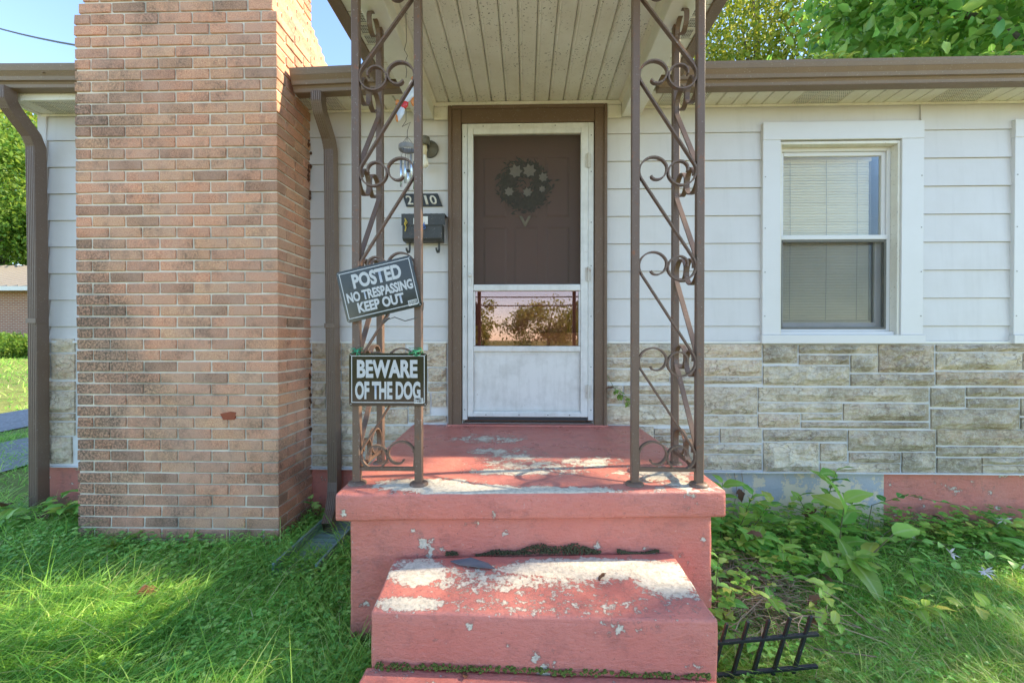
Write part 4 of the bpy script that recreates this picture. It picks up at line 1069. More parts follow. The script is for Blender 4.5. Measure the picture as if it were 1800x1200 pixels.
# wreath and letter on the inner door
wr = thing('wreath', 'dark green wreath with pale flowers hanging on the inner door behind the screen', 'wreath', (-.012, .062, 2.385))
mb = MB(); RR = random.Random(4)
for i in range(1500):
    a = RR.uniform(0, 2*math.pi); rr = .128+RR.gauss(0, .03); c = Vector((rr*math.cos(a), RR.uniform(-.02, .02), rr*math.sin(a)))
    d = Vector((math.cos(a+RR.gauss(.9, .8)), RR.uniform(-.5, .2), math.sin(a+RR.gauss(.9, .8))))*RR.uniform(.03, .055)
    q = d.cross(Vector((RR.uniform(-1,1), 1, RR.uniform(-1,1)))).normalized()*.007
    mb.poly([c-d*.5, c+q, c+d*.5, c-q])
local(mb, 'greenery', M_leaf('wreath_leaf', [(0, (.008,.022,.008)), (1, (.02,.045,.016))], .0, .7), wr)
for a, r_, s_ in ((70, .10, .05), (125, .11, .05), (20, .14, .035), (205, .12, .035), (290, .06, .035), (-15, .13, .025)):
    mb = MB()
    for k in range(7):
        b = k*2*math.pi/7; c = Vector((r_*math.cos(R(a)), -.03, r_*math.sin(R(a)))); d = Vector((math.cos(b), -.4, math.sin(b)))*s_; q = Vector((-math.sin(b), 0, math.cos(b)))*s_*.3
        mb.poly([c, c+d*.6+q, c+d, c+d*.6-q])
    local(mb, 'flower', M_plain('dusty_petal', (.52,.48,.40), .7) if a == 70 else bpy.data.materials['dusty_petal'], wr)
me = text_mesh('V', .085, .075, .03)
for v in me.vertices: v.co = (v.co.x-.0425, 0, v.co.y)
me.materials.append(m_bone); lv_ = bpy.data.objects.new('letter', me); COL.objects.link(lv_); lv_.location = (-.008, .066, 2.10)
sf = lv_.modifiers.new('thick', 'SOLIDIFY'); sf.thickness = .008; tag(lv_, 'cream capital letter V hanging below the wreath', 'letter')
bx = MB(); bx.box(.03, .372, .012, .06, .90, 1.337); o = bx.build('cardboard_box', m_card, bevel=.003); tag(o, 'cardboard box standing between the doors, behind the lower glass', 'box')
# wind chime
wc = thing('wind_chime', 'wind chime with glass bird and blue tubes hanging behind the left post', 'wind chime', (-.606, -.87, 2.94))
mb = MB(); mb.tube([(0, 0, 0), (.003, 0, -.15), (-.008, 0, -.19), (.008, 0, -.22), (-.004, 0, -.25), (.004, 0, -.30), (.0, 0, -.33)], .0018, 5); local(mb, 'hanger_wire', m_grey_wire, wc)
def blob(c, s_, m, nm, rot=0):
    mb = MB(); mb.lathe([(0, -1), (.5, -.8), (.85, -.35), (1, .1), (.75, .6), (.35, .9), (0, 1)], (0, 0, 0), 10)
    mb.v = [((x*s_[0])*math.cos(rot)-(z*s_[2])*math.sin(rot)+c[0], y*s_[1]+c[1], (x*s_[0])*math.sin(rot)+(z*s_[2])*math.cos(rot)+c[2]) for x, y, z in mb.v]
    local(mb, nm, m, wc, True)
blob((.045, 0, -.335), (.020, .012, .014), m_glassC, 'bird_head'); blob((.012, 0, -.42), (.028, .014, .05), m_glassB, 'bird_body', R(-35)); blob((-.012, 0, -.465), (.022, .01, .035), m_glassA, 'bird_wing', R(-30))
blob((-.028, 0, -.505), (.020, .01, .045), m_glassB, 'bird_tail', R(-20)); blob((-.042, 0, -.455), (.014, .01, .016), m_glassC, 'bead'); blob((-.045, 0, -.53), (.010, .008, .022), m_glassC, 'bead'); blob((.04, 0, -.45), (.018, .01, .025), m_glassC, 'bead')
mb = MB(); mb.tube([(.03, 0, -.345), (.02, 0, -.36), (.022, 0, -.385), (.012, 0, -.40)], .006, 6); local(mb, 'bird_neck', m_petal, wc)
mb = MB(); mb.tube([(0, 0, -.47), (.0, 0, -.545), (-.02, 0, -.575), (.004, 0, -.562), (.022, 0, -.553), (.012, 0, -.578), (.006, 0, -.60), (.006, 0, -.625)], .0017, 5)
for a in range(4): mb.tube([(.006, 0, -.625), (.006+.036*math.cos(a*1.57), .036*math.sin(a*1.57), -.672)], .0012, 5)
local(mb, 'suspension_wire', m_grey_wire, wc)
mb = MB(); mb.lathe([(.040, -.696), (.043, -.690), (.043, -.672), (.040, -.668), (.036, -.672), (.036, -.692), (.040, -.696)], (.006, 0, 0), 22); local(mb, 'ring', m_silver, wc)
for a, zt, zb in ((-2.4, -.740, -.885), (-1.6, -.745, -.870), (-.7, -.725, -.86), (.1, -.748, -.89), (1.7, -.74, -.88)):
    cx, cy = .006+.034*math.cos(a), .034*math.sin(a)
    mb = MB(); mb.tube([(cx, cy, zt), (cx, cy, zb)], .0055, 10); local(mb, 'tube', m_chrome, wc, True)
    mb = MB(); mb.tube([(cx*1.05, cy, -.69), (cx, cy, zt)], .0009, 4); mb.tube([(cx*.8+.01, cy, -.69), (cx, cy, zt)], .0009, 4); local(mb, 'string', m_grey_wire, wc)
mb = MB(); mb.tube([(.006, 0, -.67), (.006, 0, -.795)], .0009, 4); mb.lathe([(0, -.803), (.014, -.801), (.014, -.793), (0, -.791)], (.006, 0, 0), 12); local(mb, 'striker', m_grey_wire, wc)

# ------------------------------------------------------------------ downspouts
def ribsec(wd, dp):
    pts = [(-wd/2, -dp/2), (wd/2, -dp/2), (wd/2, dp/2)]
    n = 5
    for i in range(n):
        u = wd/2-wd*(i+.25)/n; pts += [(u, dp/2), (u-.002, dp/2-.004), (u-wd/n*.42, dp/2-.004), (u-wd/n*.42-.002, dp/2)]
    return pts + [(-wd/2, dp/2)]
def downspout(label, path, ribs, strap, mouth=False):
    d = thing('downspout', label, 'downspout', path[-1], 'brown downspouts on the house front')
    mb = MB(); sec = [(-a, b) for a, b in ribsec(.064, .078)]
    P = [Vector(p) for p in path]; n = 0; k = len(sec)
    X = Vector((1, 0, 0))
    for i, p in enumerate(P):
        t = (P[min(i+1, len(P)-1)]-P[max(i-1, 0)]).normalized()
        f = t.cross(X).normalized()         # points out of the wall
        if f.y > 0: f = -f
        for a, b in sec: mb.v.append(tuple(p+X*a+f*b))
    for i in range(len(P)-1):
        for j in range(k): mb.f.append((i*k+j, i*k+(j+1) % k, (i+1)*k+(j+1) % k, (i+1)*k+j))
    me = mb.mesh('pipe'); recalc(me)
    o = link('pipe', me, m_spout, d); s = o.modifiers.new('thick', 'SOLIDIFY'); s.thickness = .0015; s.offset = -1
    for i0 in ribs:          # crimped bends
        r = MB()
        a, b = P[i0], P[i0+1]
        for q in range(7):
            c = a.lerp(b, (q+.5)/7); t = (b-a).normalized(); f = t.cross(X).normalized(); f = -f if f.y > 0 else f
            e = [c+X*x+f*y for x, y in ((-.0335, -.036), (.0335, -.036), (.0335, .0415), (-.0335, .0415))]
            r.hexa([tuple(v-t*.0028) for v in e]+[tuple(v+t*.0028) for v in e])
        me = r.mesh('crimp'); recalc(me); link('crimp', me, m_spout, d)
    for z, x in strap:
        p = min(P, key=lambda q: abs(q.z-z)); px, py = P[len(P)//2].x, P[len(P)//2].y
        r = MB(); r.box(px-.036, px+.036, py-.0435, py-.0405, z-.016, z+.016); r.box(px+.0325, px+.036, py-.040, py+.03, z-.016, z+.016)
        r.build('strap', m_spout, d)
downspout('long brown ribbed downspout at the far left house corner', [(-3.435, -.262, 2.95), (-3.435, -.262, 2.88), (-3.435, -.235, 2.83), (-3.435, -.115, 2.70), (-3.435, -.09, 2.64), (-3.435, -.085, 1.9), (-3.435, -.085, 1.0), (-3.44, -.085, .0)], (1, 3), ((1.42, 0),))
downspout('brown ribbed downspout between the chimney and the porch', [(-1.352, -.25, 2.89), (-1.352, -.25, 2.84), (-1.352, -.225, 2.78), (-1.350, -.11, 2.66), (-1.348, -.085, 2.60), (-1.345, -.078, 1.9), (-1.34, -.078, 1.0), (-1.33, -.078, .30), (-1.325, -.10, .23), (-1.30, -.20, .135), (-1.275, -.31, .085)], (1, 3, 7), ((1.385, 0),))
sp = thing('splash_block', 'green ribbed plastic splash tray under the middle downspout', 'splash block', (-1.24, -.4, .0))
mb = MB()
def tr(x, y): return .02-.0*y
pts = 24
for i in range(pts):
    y0_ = -.04-.72*i/pts; y1_ = -.04-.72*(i+1)/pts; za = .034+.006*(i % 2); zb_ = .034+.006*((i+1) % 2)
    mb.quad((-1.355, y0_, za), (-1.355, y1_, zb_), (-1.135, y1_, zb_), (-1.135, y0_, za))
me = mb.mesh('ribbed_floor'); o = link('ribbed_floor', me, m_tray, sp); q = o.modifiers.new('t', 'SOLIDIFY'); q.thickness = .004; q.offset = 0
for xa in (-1.372, -1.1345):
    r = MB(); r.box(xa, xa+.0165, -.76, -.035, .0, .088); r.build('side_rail', m_tray, sp, bevel=.003)
r = MB(); r.box(-1.355, -1.135, -.034, -.022, .0, .09); r.build('end_rail', m_tray, sp, bevel=.003)

# ------------------------------------------------------------------ small border fence lying by the steps
fe = thing('border_fence', 'short black metal border fence leaning back beside the steps', 'fence', (.95, -1.40, .0))
fe.rotation_euler = (R(9), R(-4), R(3)); fe.location = (.605, -1.432, .022)
for z, dx in ((.02, .0), (.158, .012)):
    mb = MB(); mb.box(dx, .485-dx*.3, -.0065, .0065, z-.006, z+.006); local(mb, 'rail', m_black, fe, bevel=.001)
for i in range(6):
    x = .005+i*.078; k = .24; w_ = .0065
    mb = MB(); mb.hexa([(x-w_,-.0052,.0),(x+w_,-.0052,.0),(x+w_,.0052,.0),(x-w_,.0052,.0),(x-w_*.8+k*.235,-.0052,.235),(x+w_*.8+k*.235,-.0052,.235),(x+w_*.8+k*.235,.0052,.235),(x-w_*.8+k*.235,.0052,.235)])
    local(mb, 'picket', m_black, fe, bevel=.001)

# ------------------------------------------------------------------ numpy vegetation
def npmesh(name, V, F4=None, F3=None, rnd_=None, m=None, parent=None, kind=None, smooth=True):
    me = bpy.data.meshes.new(name); V = np.asarray(V, np.float32)
    nl = 0; loops = []; tot = []
    if F4 is not None: loops.append(F4.reshape(-1)); tot.append(np.full(len(F4), 4))
    if F3 is not None: loops.append(F3.reshape(-1)); tot.append(np.full(len(F3), 3))
    loops = np.concatenate(loops).astype(np.int32); tot = np.concatenate(tot).astype(np.int32)
    st = np.concatenate([[0], np.cumsum(tot)[:-1]]).astype(np.int32)
    me.vertices.add(len(V)); me.vertices.foreach_set('co', V.reshape(-1))
    me.loops.add(len(loops)); me.loops.foreach_set('vertex_index', loops)
    me.polygons.add(len(tot)); me.polygons.foreach_set('loop_start', st); me.polygons.foreach_set('loop_total', tot)
    me.polygons.foreach_set('use_smooth', np.full(len(tot), smooth))
    me.update(calc_edges=True); me.validate()
    if rnd_ is not None:
        a = me.attributes.new('rnd', 'FLOAT', 'POINT'); a.data.foreach_set('value', np.asarray(rnd_, np.float32))
    o = link(name, me, m, parent)
    if kind: o['kind'] = kind
    return o
def blades(P, L, Wd, lean, droop, rn):
    """curved tapering grass blades, 3 quads and a tip"""
    n = len(P); az = rng.uniform(0, 2*np.pi, n)
    d = np.stack([np.cos(lean[1]), np.sin(lean[1]), np.zeros(n)], -1)
    side = np.stack([-np.sin(az), np.cos(az), np.zeros(n)], -1)
    V = np.zeros((n, 8, 3)); ts = [0, .35, .7, 1.0]
    for i, t in enumerate(ts):
        h = L*(t-.5*droop*t*t); out = L*(lean[0]*t+droop*.75*t*t)
        c = P+d*out[:, None]+np.array([0, 0, 1.])*h[:, None]
        wd = Wd*(1-.15*t if t < 1 else .08)
        V[:, 2*i] = c-side*wd[:, None]*.5; V[:, 2*i+1] = c+side*wd[:, None]*.5
    b = (np.arange(n)*8)[:, None]
    F = np.concatenate([b+np.array([2*i, 2*i+1, 2*i+3, 2*i+2]) for i in range(3)])
    return V.reshape(-1, 3), F, np.repeat(rn, 8)
LEAF_T = np.array([(0,0,0), (.35,-.5,.10), (.35,0,0), (.35,.5,.10), (.75,-.34,.05), (.75,0,-.04), (.75,.34,.05), (1,0,-.14)])
LEAF_F4 = np.array([(1,4,5,2), (2,5,6,3)]); LEAF_F3 = np.array([(0,1,2), (0,2,3), (4,7,5), (5,7,6)])
def leaves(P, D, Nn, L, Wd, rn, simple=False):
    D = D/np.linalg.norm(D, axis=1)[:, None]; S = np.cross(Nn, D); S /= np.linalg.norm(S, axis=1)[:, None]+1e-9; U = np.cross(D, S)
    n = len(P)
    T = np.array([(0,0,0), (.45,-.5,.06), (1,0,-.05), (.45,.5,.06)]) if simple else LEAF_T
    k = len(T)
    V = P[:, None]+D[:, None]*(T[None, :, 0:1]*L[:, None, None])+S[:, None]*(T[None, :, 1:2]*Wd[:, None, None])+U[:, None]*(T[None, :, 2:3]*L[:, None, None])
    b = (np.arange(n)*k)
    if simple:
        F3 = np.concatenate([b[:, None]+np.array([0,1,2]), b[:, None]+np.array([0,2,3])]); F4 = None
    else:
        F4 = (b[:, None, None]+LEAF_F4).reshape(-1, 4); F3 = (b[:, None, None]+LEAF_F3).reshape(-1, 3)
    return V.reshape(-1, 3), F4, F3, np.repeat(rn, k)
def rdir(n, zmin=-1, zmax=1):
    z = rng.uniform(zmin, zmax, n); a = rng.uniform(0, 2*np.pi, n); r = np.sqrt(1-z*z); return np.stack([r*np.cos(a), r*np.sin(a), z], -1)

def keep_out(x, y):
    k0 = (y < -3.58) & (y > -10.6) & (np.abs(x) < 11)
    k = (x > CX0-.01) & (x < CX1+.01) & (y > CY-.01)
    k |= (y > -.005) & (x > WX0)
    k |= (x > -.735) & (x < .79) & (y > -1.30+.049*(x+.73))
    k |= (x > -.53) & (x < .61) & (y > -2.06) & (y < -1.2)
    k |= (x > -1.375) & (x < -1.115) & (y > -.58)
    return k
def in_bed(x, y):         # weedy bed right of the steps
    return (x > .6) & (y > -.30-.95*np.clip((2.1-x)/1.3, 0, 1)) & (x < 2.2)
def scatter(n, x0, x1, y0, y1):
    x = rng.uniform(x0, x1, n); y = rng.uniform(y0, y1, n); m = ~keep_out(x, y); return x[m], y[m]
VS, FS, RS = [], [], []
def grass(n, x0, x1, y0, y1, L0, L1, w0, w1, bedp=.12, lod=1):
    x, y = scatter(n, x0, x1, y0, y1)
    b = in_bed(x, y); m = (~b) | (rng.random(len(x)) < bedp); x, y = x[m], y[m]
    k = len(x); P = np.stack([x, y, hgt(x, y)-.006], -1)
    patch = .5+.5*np.sin(x*2.7+1.3)*np.sin(y*3.9+.4)
    L = rng.uniform(L0, L1, k)*(.7+.5*patch); tall = rng.random(k) < .07; L[tall] *= 1.7; front = (x > .55) & (x < 1.15) & (y < -1.40) & (y > -1.8); L[front] *= .4
    flow = np.where(x < 0, .5, 2.6)+1.4*np.sin(3.1*x+1.7*y)
    az = flow+rng.normal(0, 1.7, k); ln = np.abs(rng.normal(.62, .38, k))
    rn = np.clip(rng.beta(1.3, 1.5, k)*.90+.15*(patch-.5), .01, 1); dry = rng.random(k) < (.06+.12*(x > .6)+.22*((x > .9) & (y < -1.15))); rn[dry] = rng.uniform(.9, 1, dry.sum())
    V, F, r = blades(P, L, rng.uniform(w0, w1, k), (ln, az), rng.uniform(.25, 1.25, k), rn)
    off = sum(len(v) for v in VS); VS.append(V); FS.append(F+off); RS.append(r)
grass(34000, -3.9, -.50, -2.25, -.02, .07, .16, .0026, .0054)
grass(15000, -2.2, -.50, -2.0, -1.0, .09, .20, .0022, .0046)
grass(33000, .55, 3.6, -2.25, -.0, .06, .14, .0022, .0044)
grass(15000, .6, 2.3, -2.0, -1.1, .08, .18, .0020, .0040)
grass(16000, -6.5, -3.4, -1.2, 6, .05, .11, .004, .008)
grass(14000, -24, -8.3, 4, 16, .06, .14, .012, .025)
grass(9000, -7.0, -6.1, -1, 10, .04, .09, .004, .009)
o = npmesh('lawn_grass', np.concatenate(VS), F4=np.concatenate(FS), rnd_=np.concatenate(RS), m=m_grass, kind='stuff')
tag(o, 'long unmown green lawn grass in front of the house', 'grass', kind='stuff')

# clover and small round leaves among the grass
def clover(n, x0, x1, y0, y1, name, label, s0=.010, s1=.018, cond=None, m=m_clover, hmax=.09):
    x, y = scatter(n, x0, x1, y0, y1)
    if cond is not None: q = cond(x, y); x, y = x[q], y[q]
    k = len(x); z = hgt(x, y)+rng.uniform(.02, hmax, k)
    P = np.repeat(np.stack([x, y, z], -1), 3, 0); a = np.repeat(rng.uniform(0, 2*np.pi, k), 3)+np.tile([0, 2.09, 4.19], k)
    D = np.stack([np.cos(a), np.sin(a), rng.uniform(-.1, .35, 3*k)], -1)
    N_ = np.array([0, 0, 1.])+rng.normal(0, .25, (3*k, 3)); s = np.repeat(rng.uniform(s0, s1, k), 3)
    V, F4, F3, r = leaves(P, D, N_, s, s*1.05, np.repeat(rng.random(k), 3))
    o = npmesh(name, V, F4, F3, r, m, kind='stuff'); tag(o, label, 'ground cover', kind='stuff')
def near_chim(x, y): return rng.random(len(x)) < np.clip(.25+.9*np.exp(-((y-CY)/.25)**2)+.8*(x > -1.6)*(x < -.5)+.5*(x < -2.8), 0, 1)
clover(13000, -3.6, -.5, -2.1, -.05, 'clover', 'clover and small round leaves spread through the left lawn', cond=near_chim)
clover(7000, .75, 3.5, -2.1, -.02, 'clover', 'clover and low leaves spread through the right lawn', cond=lambda x, y: (rng.random(len(x)) < .5))
def bed(x, y): return in_bed(x, y) | ((y > -.35) & (x > .8))
clover(5200, .62, 3.5, -1.5, -.02, 'ground_cover', 'low leafy ground cover in the weedy bed right of the porch', .016, .034, bed, m_weed, .20)
# dead stems in the bed
mb = MB(); RR = random.Random(9)
for i in range(650):
    x = RR.gauss(1.02, .17); y = RR.gauss(-.92, .16)
    if x < .80 or y < -1.38: continue
    a = RR.uniform(0, 6.28); l = RR.uniform(.08, .30); z = float(hgt(x, y))+RR.uniform(.02, .14)
    d = Vector((math.cos(a), math.sin(a), RR.uniform(-.2, .45)))*l; md = Vector((RR.gauss(0,.012), RR.gauss(0,.012), RR.uniform(0,.02)))
    p = Vector((x, y, z)); mb.tube([p-d*.5, p+md, p+d*.5], RR.uniform(.0010, .0024), 4)
tag(mb.build('dead_stems', m_twig), 'tangle of dry brown stems between the weeds and the steps', 'dead stems', kind='stuff')

# ------------------------------------------------------------------ plants whose leaves can be picked apart
def leaf_mesh(name, wr, m, wave=0.0, n=7):
    """pointed blade of unit length along +X with a folded midrib"""
    mb = MB()
    for i in range(n+1):
        t = i/n; wd = wr*.5*(math.sin(math.pi*t**.75)**.8)+.002; z = .10*math.sin(math.pi*t)*.6-.30*t*t
        e = (wave+.06)*math.sin(i*2.1+wr*9)
        mb.v += [(t, -wd*(1+e), z+.12*wd+.02*math.sin(i*1.9)), (t, 0, z-.03*math.sin(math.pi*t)), (t, wd*(1-e), z+.12*wd-.02*math.sin(i*2.3))]
    for i in range(n):
        a = 3*i; mb.f += [(a, a+3, a+4, a+1), (a+1, a+4, a+5, a+2)]
    me = mb.mesh(name); me.materials.append(m); me.polygons.foreach_set('use_smooth', [True]*len(me.polygons))
    at = me.attributes.new('mid', 'FLOAT', 'POINT'); at.data.foreach_set('value', [1.0 if i % 3 == 1 else 0.0 for i in range(len(me.vertices))]); return me
LM = {'broad': [leaf_mesh('leaf', .48, m_bigleaf), leaf_mesh('leaf', .55, m_bigleaf, .1)], 'weed': [leaf_mesh('leaf', .42, m_weed), leaf_mesh('leaf', .5, m_weed, .1)],
      'lime': [leaf_mesh('leaf', .5, m_lime)], 'oval': [leaf_mesh('leaf', .62, m_clover, 0, 5)], 'dand': [leaf_mesh('leaf', .26, m_lime, .45, 9)], 'dead': [leaf_mesh('leaf', .5, m_deadleaf, .25)]}
def add_leaf(par, kind, p, d, L, roll=0, fold=1):
    me = random.choice(LM[kind]); o = bpy.data.objects.new('leaf', me); COL.objects.link(o); o.parent = par
    q = Vector(d).normalized().to_track_quat('X', 'Z'); o.rotation_mode = 'QUATERNION'
    from mathutils import Quaternion
    o.rotation_quaternion = q @ Quaternion((1, 0, 0), roll); o.location = Vector(p)-par.location; o.scale = (L, L*random.uniform(.85, 1.15), L)
    return o
def plant(name, label, base, stems, kind, leafL, pairs, cat='plant', group=None, rad=.004, z0=None, lim=None):
    """stems: list of polylines (relative); leaves alternate along each"""
    x, y = base; z = float(hgt(x, y)) if z0 is None else z0
    pl = thing(name, label, cat, (x, y, z), group)
    for st in stems:
        P = [Vector((x, y, z))+Vector(s_) for s_ in st]
        mb = MB(); mb.tube(P, rad, 6, scale=[1-.6*i/(len(P)-1) for i in range(len(P))]); mb.build('stem', m_stem, pl)
        n = pairs
        for i in range(n):
            t = (.25+.75*(i+1)/n)*(len(P)-1); k = min(int(t), len(P)-2); p = P[k].lerp(P[k+1], t-k); tg = (P[k+1]-P[k]).normalized()
            a = i*2.4+random.uniform(-.5, .5)
            sd_ = Vector((math.cos(a), math.sin(a)-.25, random.uniform(-.1, .45)))
            if p.y > -.10 and sd_.y > 0: sd_.y = -abs(sd_.y)*.5
            d = sd_+tg*.45
            add_leaf(pl, kind if random.random() > .06 else random.choice(('lime', 'dead')), p, d, leafL*random.uniform(.6, 1.15), random.uniform(-.5, .5))
    return pl
plant('sapling', 'young tree of heaven sapling with toothed leaves standing before the peeling blue wall', (1.90, -.22), [[(0,0,0), (.03,.02,.16), (.08,.05,.30), (.14,.07,.44)], [(.0,0,.0), (.12,-.02,.14), (.22,.02,.27)], [(.0,0,.0), (-.10,-.04,.16), (-.16,-.02,.30)]], 'broad', .135, 14)
pk = plant('broadleaf_weed', 'broadleaf weed with the largest pale green leaves in the bed', (1.68, -.66), [[(0,0,0), (.06,-.05,.10), (.14,-.08,.19), (.27,-.04,.27)], [(0,0,0), (-.03,-.08,.13), (-.02,-.16,.20)], [(0,0,0), (.09,.1,.14), (.15,.16,.28), (.17,.17,.36)]], 'broad', .175, 9, rad=.006)
add_leaf(pk, 'lime', (1.63, -.80, .20), (.35, -.75, -.55), .25, .2); add_leaf(pk, 'broad', (1.80, -.56, .30), (-.1, .1, .7), .24, .3)
plant('leafy_weed', 'bushy leafy weed growing at the right corner of the porch', (1.18, -.38), [[(0,0,0), (.02,.02,.2), (.03,.03,.42)], [(0,0,0), (.12,-.03,.2), (.20,.0,.36)], [(0,0,0), (-.10,-.06,.16), (-.15,-.1,.28)], [(0,0,0), (.22,.02,.16), (.34,.06,.29)], [(0,0,0), (.05,-.2,.16), (.10,-.3,.24)]], 'weed', .125, 15)
plant('leafy_weed', 'low lime leaved weed behind the black border fence', (1.20, -1.05), [[(0,0,0), (.05,-.02,.10), (.12,-.06,.17)], [(0,0,0), (-.08,-.02,.10), (-.12,-.06,.16)], [(0,0,0), (.02,-.12,.09), (.08,-.2,.14)]], 'weed', .085, 8)
plant('leafy_weed', 'low weed with rounded leaves beside the right base of the porch', (.90, -1.12), [[(0,0,0), (-.02,-.02,.12), (-.01,-.04,.22)], [(0,0,0), (-.02,.1,.14), (.02,.16,.26)], [(0,0,0), (.05,-.12,.05), (.0,-.2,.10)]], 'oval', .07, 10)
plant('leafy_weed', 'yellowing weed with small leaves in the middle of the bed behind the fence', (1.42, -.72), [[(0,0,0), (-.04,-.04,.12), (-.1,-.06,.22)], [(0,0,0), (.08,-.06,.1), (.16,-.1,.16)], [(0,0,0), (.02,-.16,.1), (.0,-.28,.15)], [(0,0,0), (.05,.1,.14), (.06,.14,.27)]], 'weed', .10, 9)
plant('leafy_weed', 'weed with broad soft leaves under the blue wall right of the porch', (1.55, -.25), [[(0,0,0), (-.06,-.04,.14), (-.12,-.06,.26)], [(0,0,0), (.04,-.1,.12), (.03,-.18,.22)], [(0,0,0), (.1,-.02,.12), (.2,-.06,.18)]], 'broad', .13, 11)
plant('leafy_weed', 'low spreading weed at the edge between bed and right lawn', (1.95, -.95), [[(0,0,0), (.1,-.04,.08), (.2,-.08,.10)], [(0,0,0), (-.1,-.06,.09), (-.18,-.1,.1)], [(0,0,0), (.02,.14,.1), (.08,.24,.14)]], 'weed', .09, 9)
hs = plant('honeysuckle', 'trailing honeysuckle with white flowers reaching over the right lawn', (2.10, -.30), [[(0,0,.0), (.10,.06,.26), (.35,.1,.31), (.62,.05,.27), (.82,-.02,.21)], [(0,0,0), (.18,-.12,.13), (.42,-.30,.15), (.55,-.42,.12)], [(0,0,0), (.25,.05,.14), (.5,.1,.18), (.8,.12,.14)], [(0,0,0),(.1,-.3,.1),(.16,-.52,.13)]], 'oval', .062, 16, rad=.003)
def flower(par, c, s_):
    mb = MB(); rr = random.Random(int(c[0]*997))
    for k in range(9):
        d = Vector((rr.uniform(-1, 1), rr.uniform(-1, .2), rr.uniform(-.3, 1))).normalized()*s_; q = d.cross(Vector((0, 0, 1))).normalized()*s_*.16
        p = Vector(c)-par.location; mb.poly([p, p+d*.5+q, p+d, p+d*.5-q]); mb.tube([p, p+d*.8], .0015, 4)
    me = mb.mesh('flower'); me.materials.append(m_petal); o = bpy.data.objects.new('flower', me); COL.objects.link(o); o.parent = par
for c in ((2.92, -.33, .19), (2.62, -.72, .12), (2.30, -.82, .13), (2.08, -.62, .22), (2.25, -.70, .16)): flower(hs, c, .045)
plant('leafy_weed', 'broad weed spreading along the red foundation at the right edge', (2.75, -.16), [[(0,0,0), (.15,-.05,.12), (.35,-.06,.16)], [(0,0,0), (-.15,-.06,.12), (-.32,-.10,.15)], [(0,0,0), (.1,-.2,.1), (.25,-.35,.1)], [(0,0,0), (.4,-.1,.1), (.65,-.12,.14)]], 'weed', .12, 9)
plant('leafy_weed', 'tall lush weed at the foot of the far left downspout', (-3.22, -.16), [[(0,0,0), (.03,-.03,.12), (.1,-.06,.2)], [(0,0,0), (-.1,-.08,.1), (-.25,-.12,.14)], [(0,0,0), (.12,-.1,.1), (.22,-.14,.17)], [(0,0,0), (.0,-.2,.1), (-.05,-.3,.12)], [(0,0,0), (.2,-.02,.08), (.32,-.05,.16)]], 'weed', .13, 9)
plant('leafy_weed', 'pale leafy weed growing left of the far left downspout', (-3.75, -.25), [[(0,0,0), (-.05,-.05,.1), (-.15,-.1,.18)], [(0,0,0), (.08,-.1,.1), (.14,-.15,.2)], [(0,0,0), (.02,-.25,.12), (.0,-.36,.16)]], 'lime', .15, 8)
plant('leafy_weed', 'small weed in the shaded gap behind the middle downspout', (-1.44, -.10), [[(0,0,0), (.02,-.02,.08), (.05,-.05,.14)], [(0,0,0), (-.03,-.03,.1), (-.02,-.06,.2)]], 'oval', .05, 8)
def rosette(name, label, x, y, L, n, kind='dand', group='dandelions in the lawn'):
    z = float(hgt(x, y))+.01; pl = thing(name, label, 'plant', (x, y, z), group)
    for i in range(n):
        a = i*2.4+random.uniform(-.3, .3); add_leaf(pl, kind, (x, y, z), (math.cos(a), math.sin(a), random.uniform(.35, 1.1)), L*random.uniform(.7, 1.1), random.uniform(-.3, .3))
rosette('dandelion', 'dandelion rosette growing over the end of the green splash tray', -1.12, -.66, .17, 9)
rosette('dandelion', 'dandelion rosette in the grass before the left part of the chimney', -2.45, -.52, .16, 7)
rosette('dandelion', 'broad pale leaf rosette at the bottom edge left of the steps', -1.30, -1.42, .15, 4, 'lime')
rosette('dandelion', 'dandelion rosette low at the right end of the chimney foot', -2.0, -.50, .13, 6)
rosette('dandelion', 'dandelion rosette in the grass beside the lower left of the porch base', -.95, -1.05, .14, 7)
for gx, lab, kd, n_ in ((1.93, 'upright weed sprouting from the gutter above the left edge of the window', 'lime', 7), (3.0, 'feathery weed sprouting from the right end of the gutter', 'weed', 8)):
    gp = thing('gutter_weed', lab, 'plant', (gx, -.27, 2.99))
    for q in range(3):
        P_ = [Vector((gx+.04*(q-1), -.27, 2.96)), Vector((gx+.06*(q-1), -.27, 3.03)), Vector((gx+.11*(q-1), -.26, 3.09))]
        mb = MB(); mb.tube(P_, .0022, 5); mb.build('stem', m_stem, gp)
        for k in range(n_):
            p = P_[0].lerp(P_[2], .35+.65*k/n_); a = k*2.4; add_leaf(gp, kd, p, (math.cos(a), math.sin(a)*.5, .5), random.uniform(.04, .075), 0)
vs = plant('vine_sprig', 'short green vine sprig sprouting from the stone joint right of the door', (.56, -.05), [[(0,0,0), (.04,-.02,-.08), (.10,-.03,-.14), (.16,-.03,-.22)]], 'lime', .055, 17, z0=1.04, rad=.002)
vs.location.z = 1.04
dv = thing('dead_vine', 'dried brown vine clinging below the stone beside the porch', 'dead vine', (1.12, -.02, .3))
for i in range(22):
    p = (1.12+random.gauss(0, .05), -.045, .30+random.gauss(0, .05)); add_leaf(dv, 'dead', p, (random.uniform(-1,1), -.4, random.uniform(-1,.4)), random.uniform(.025, .05), random.uniform(-1, 1))
for i in range(7):
    add_leaf(dv, 'dead', (.93+random.gauss(0,.05), -.05, .24+random.gauss(0,.02)), (random.uniform(-1,1), -.4, random.uniform(-1,.4)), .035, 0)
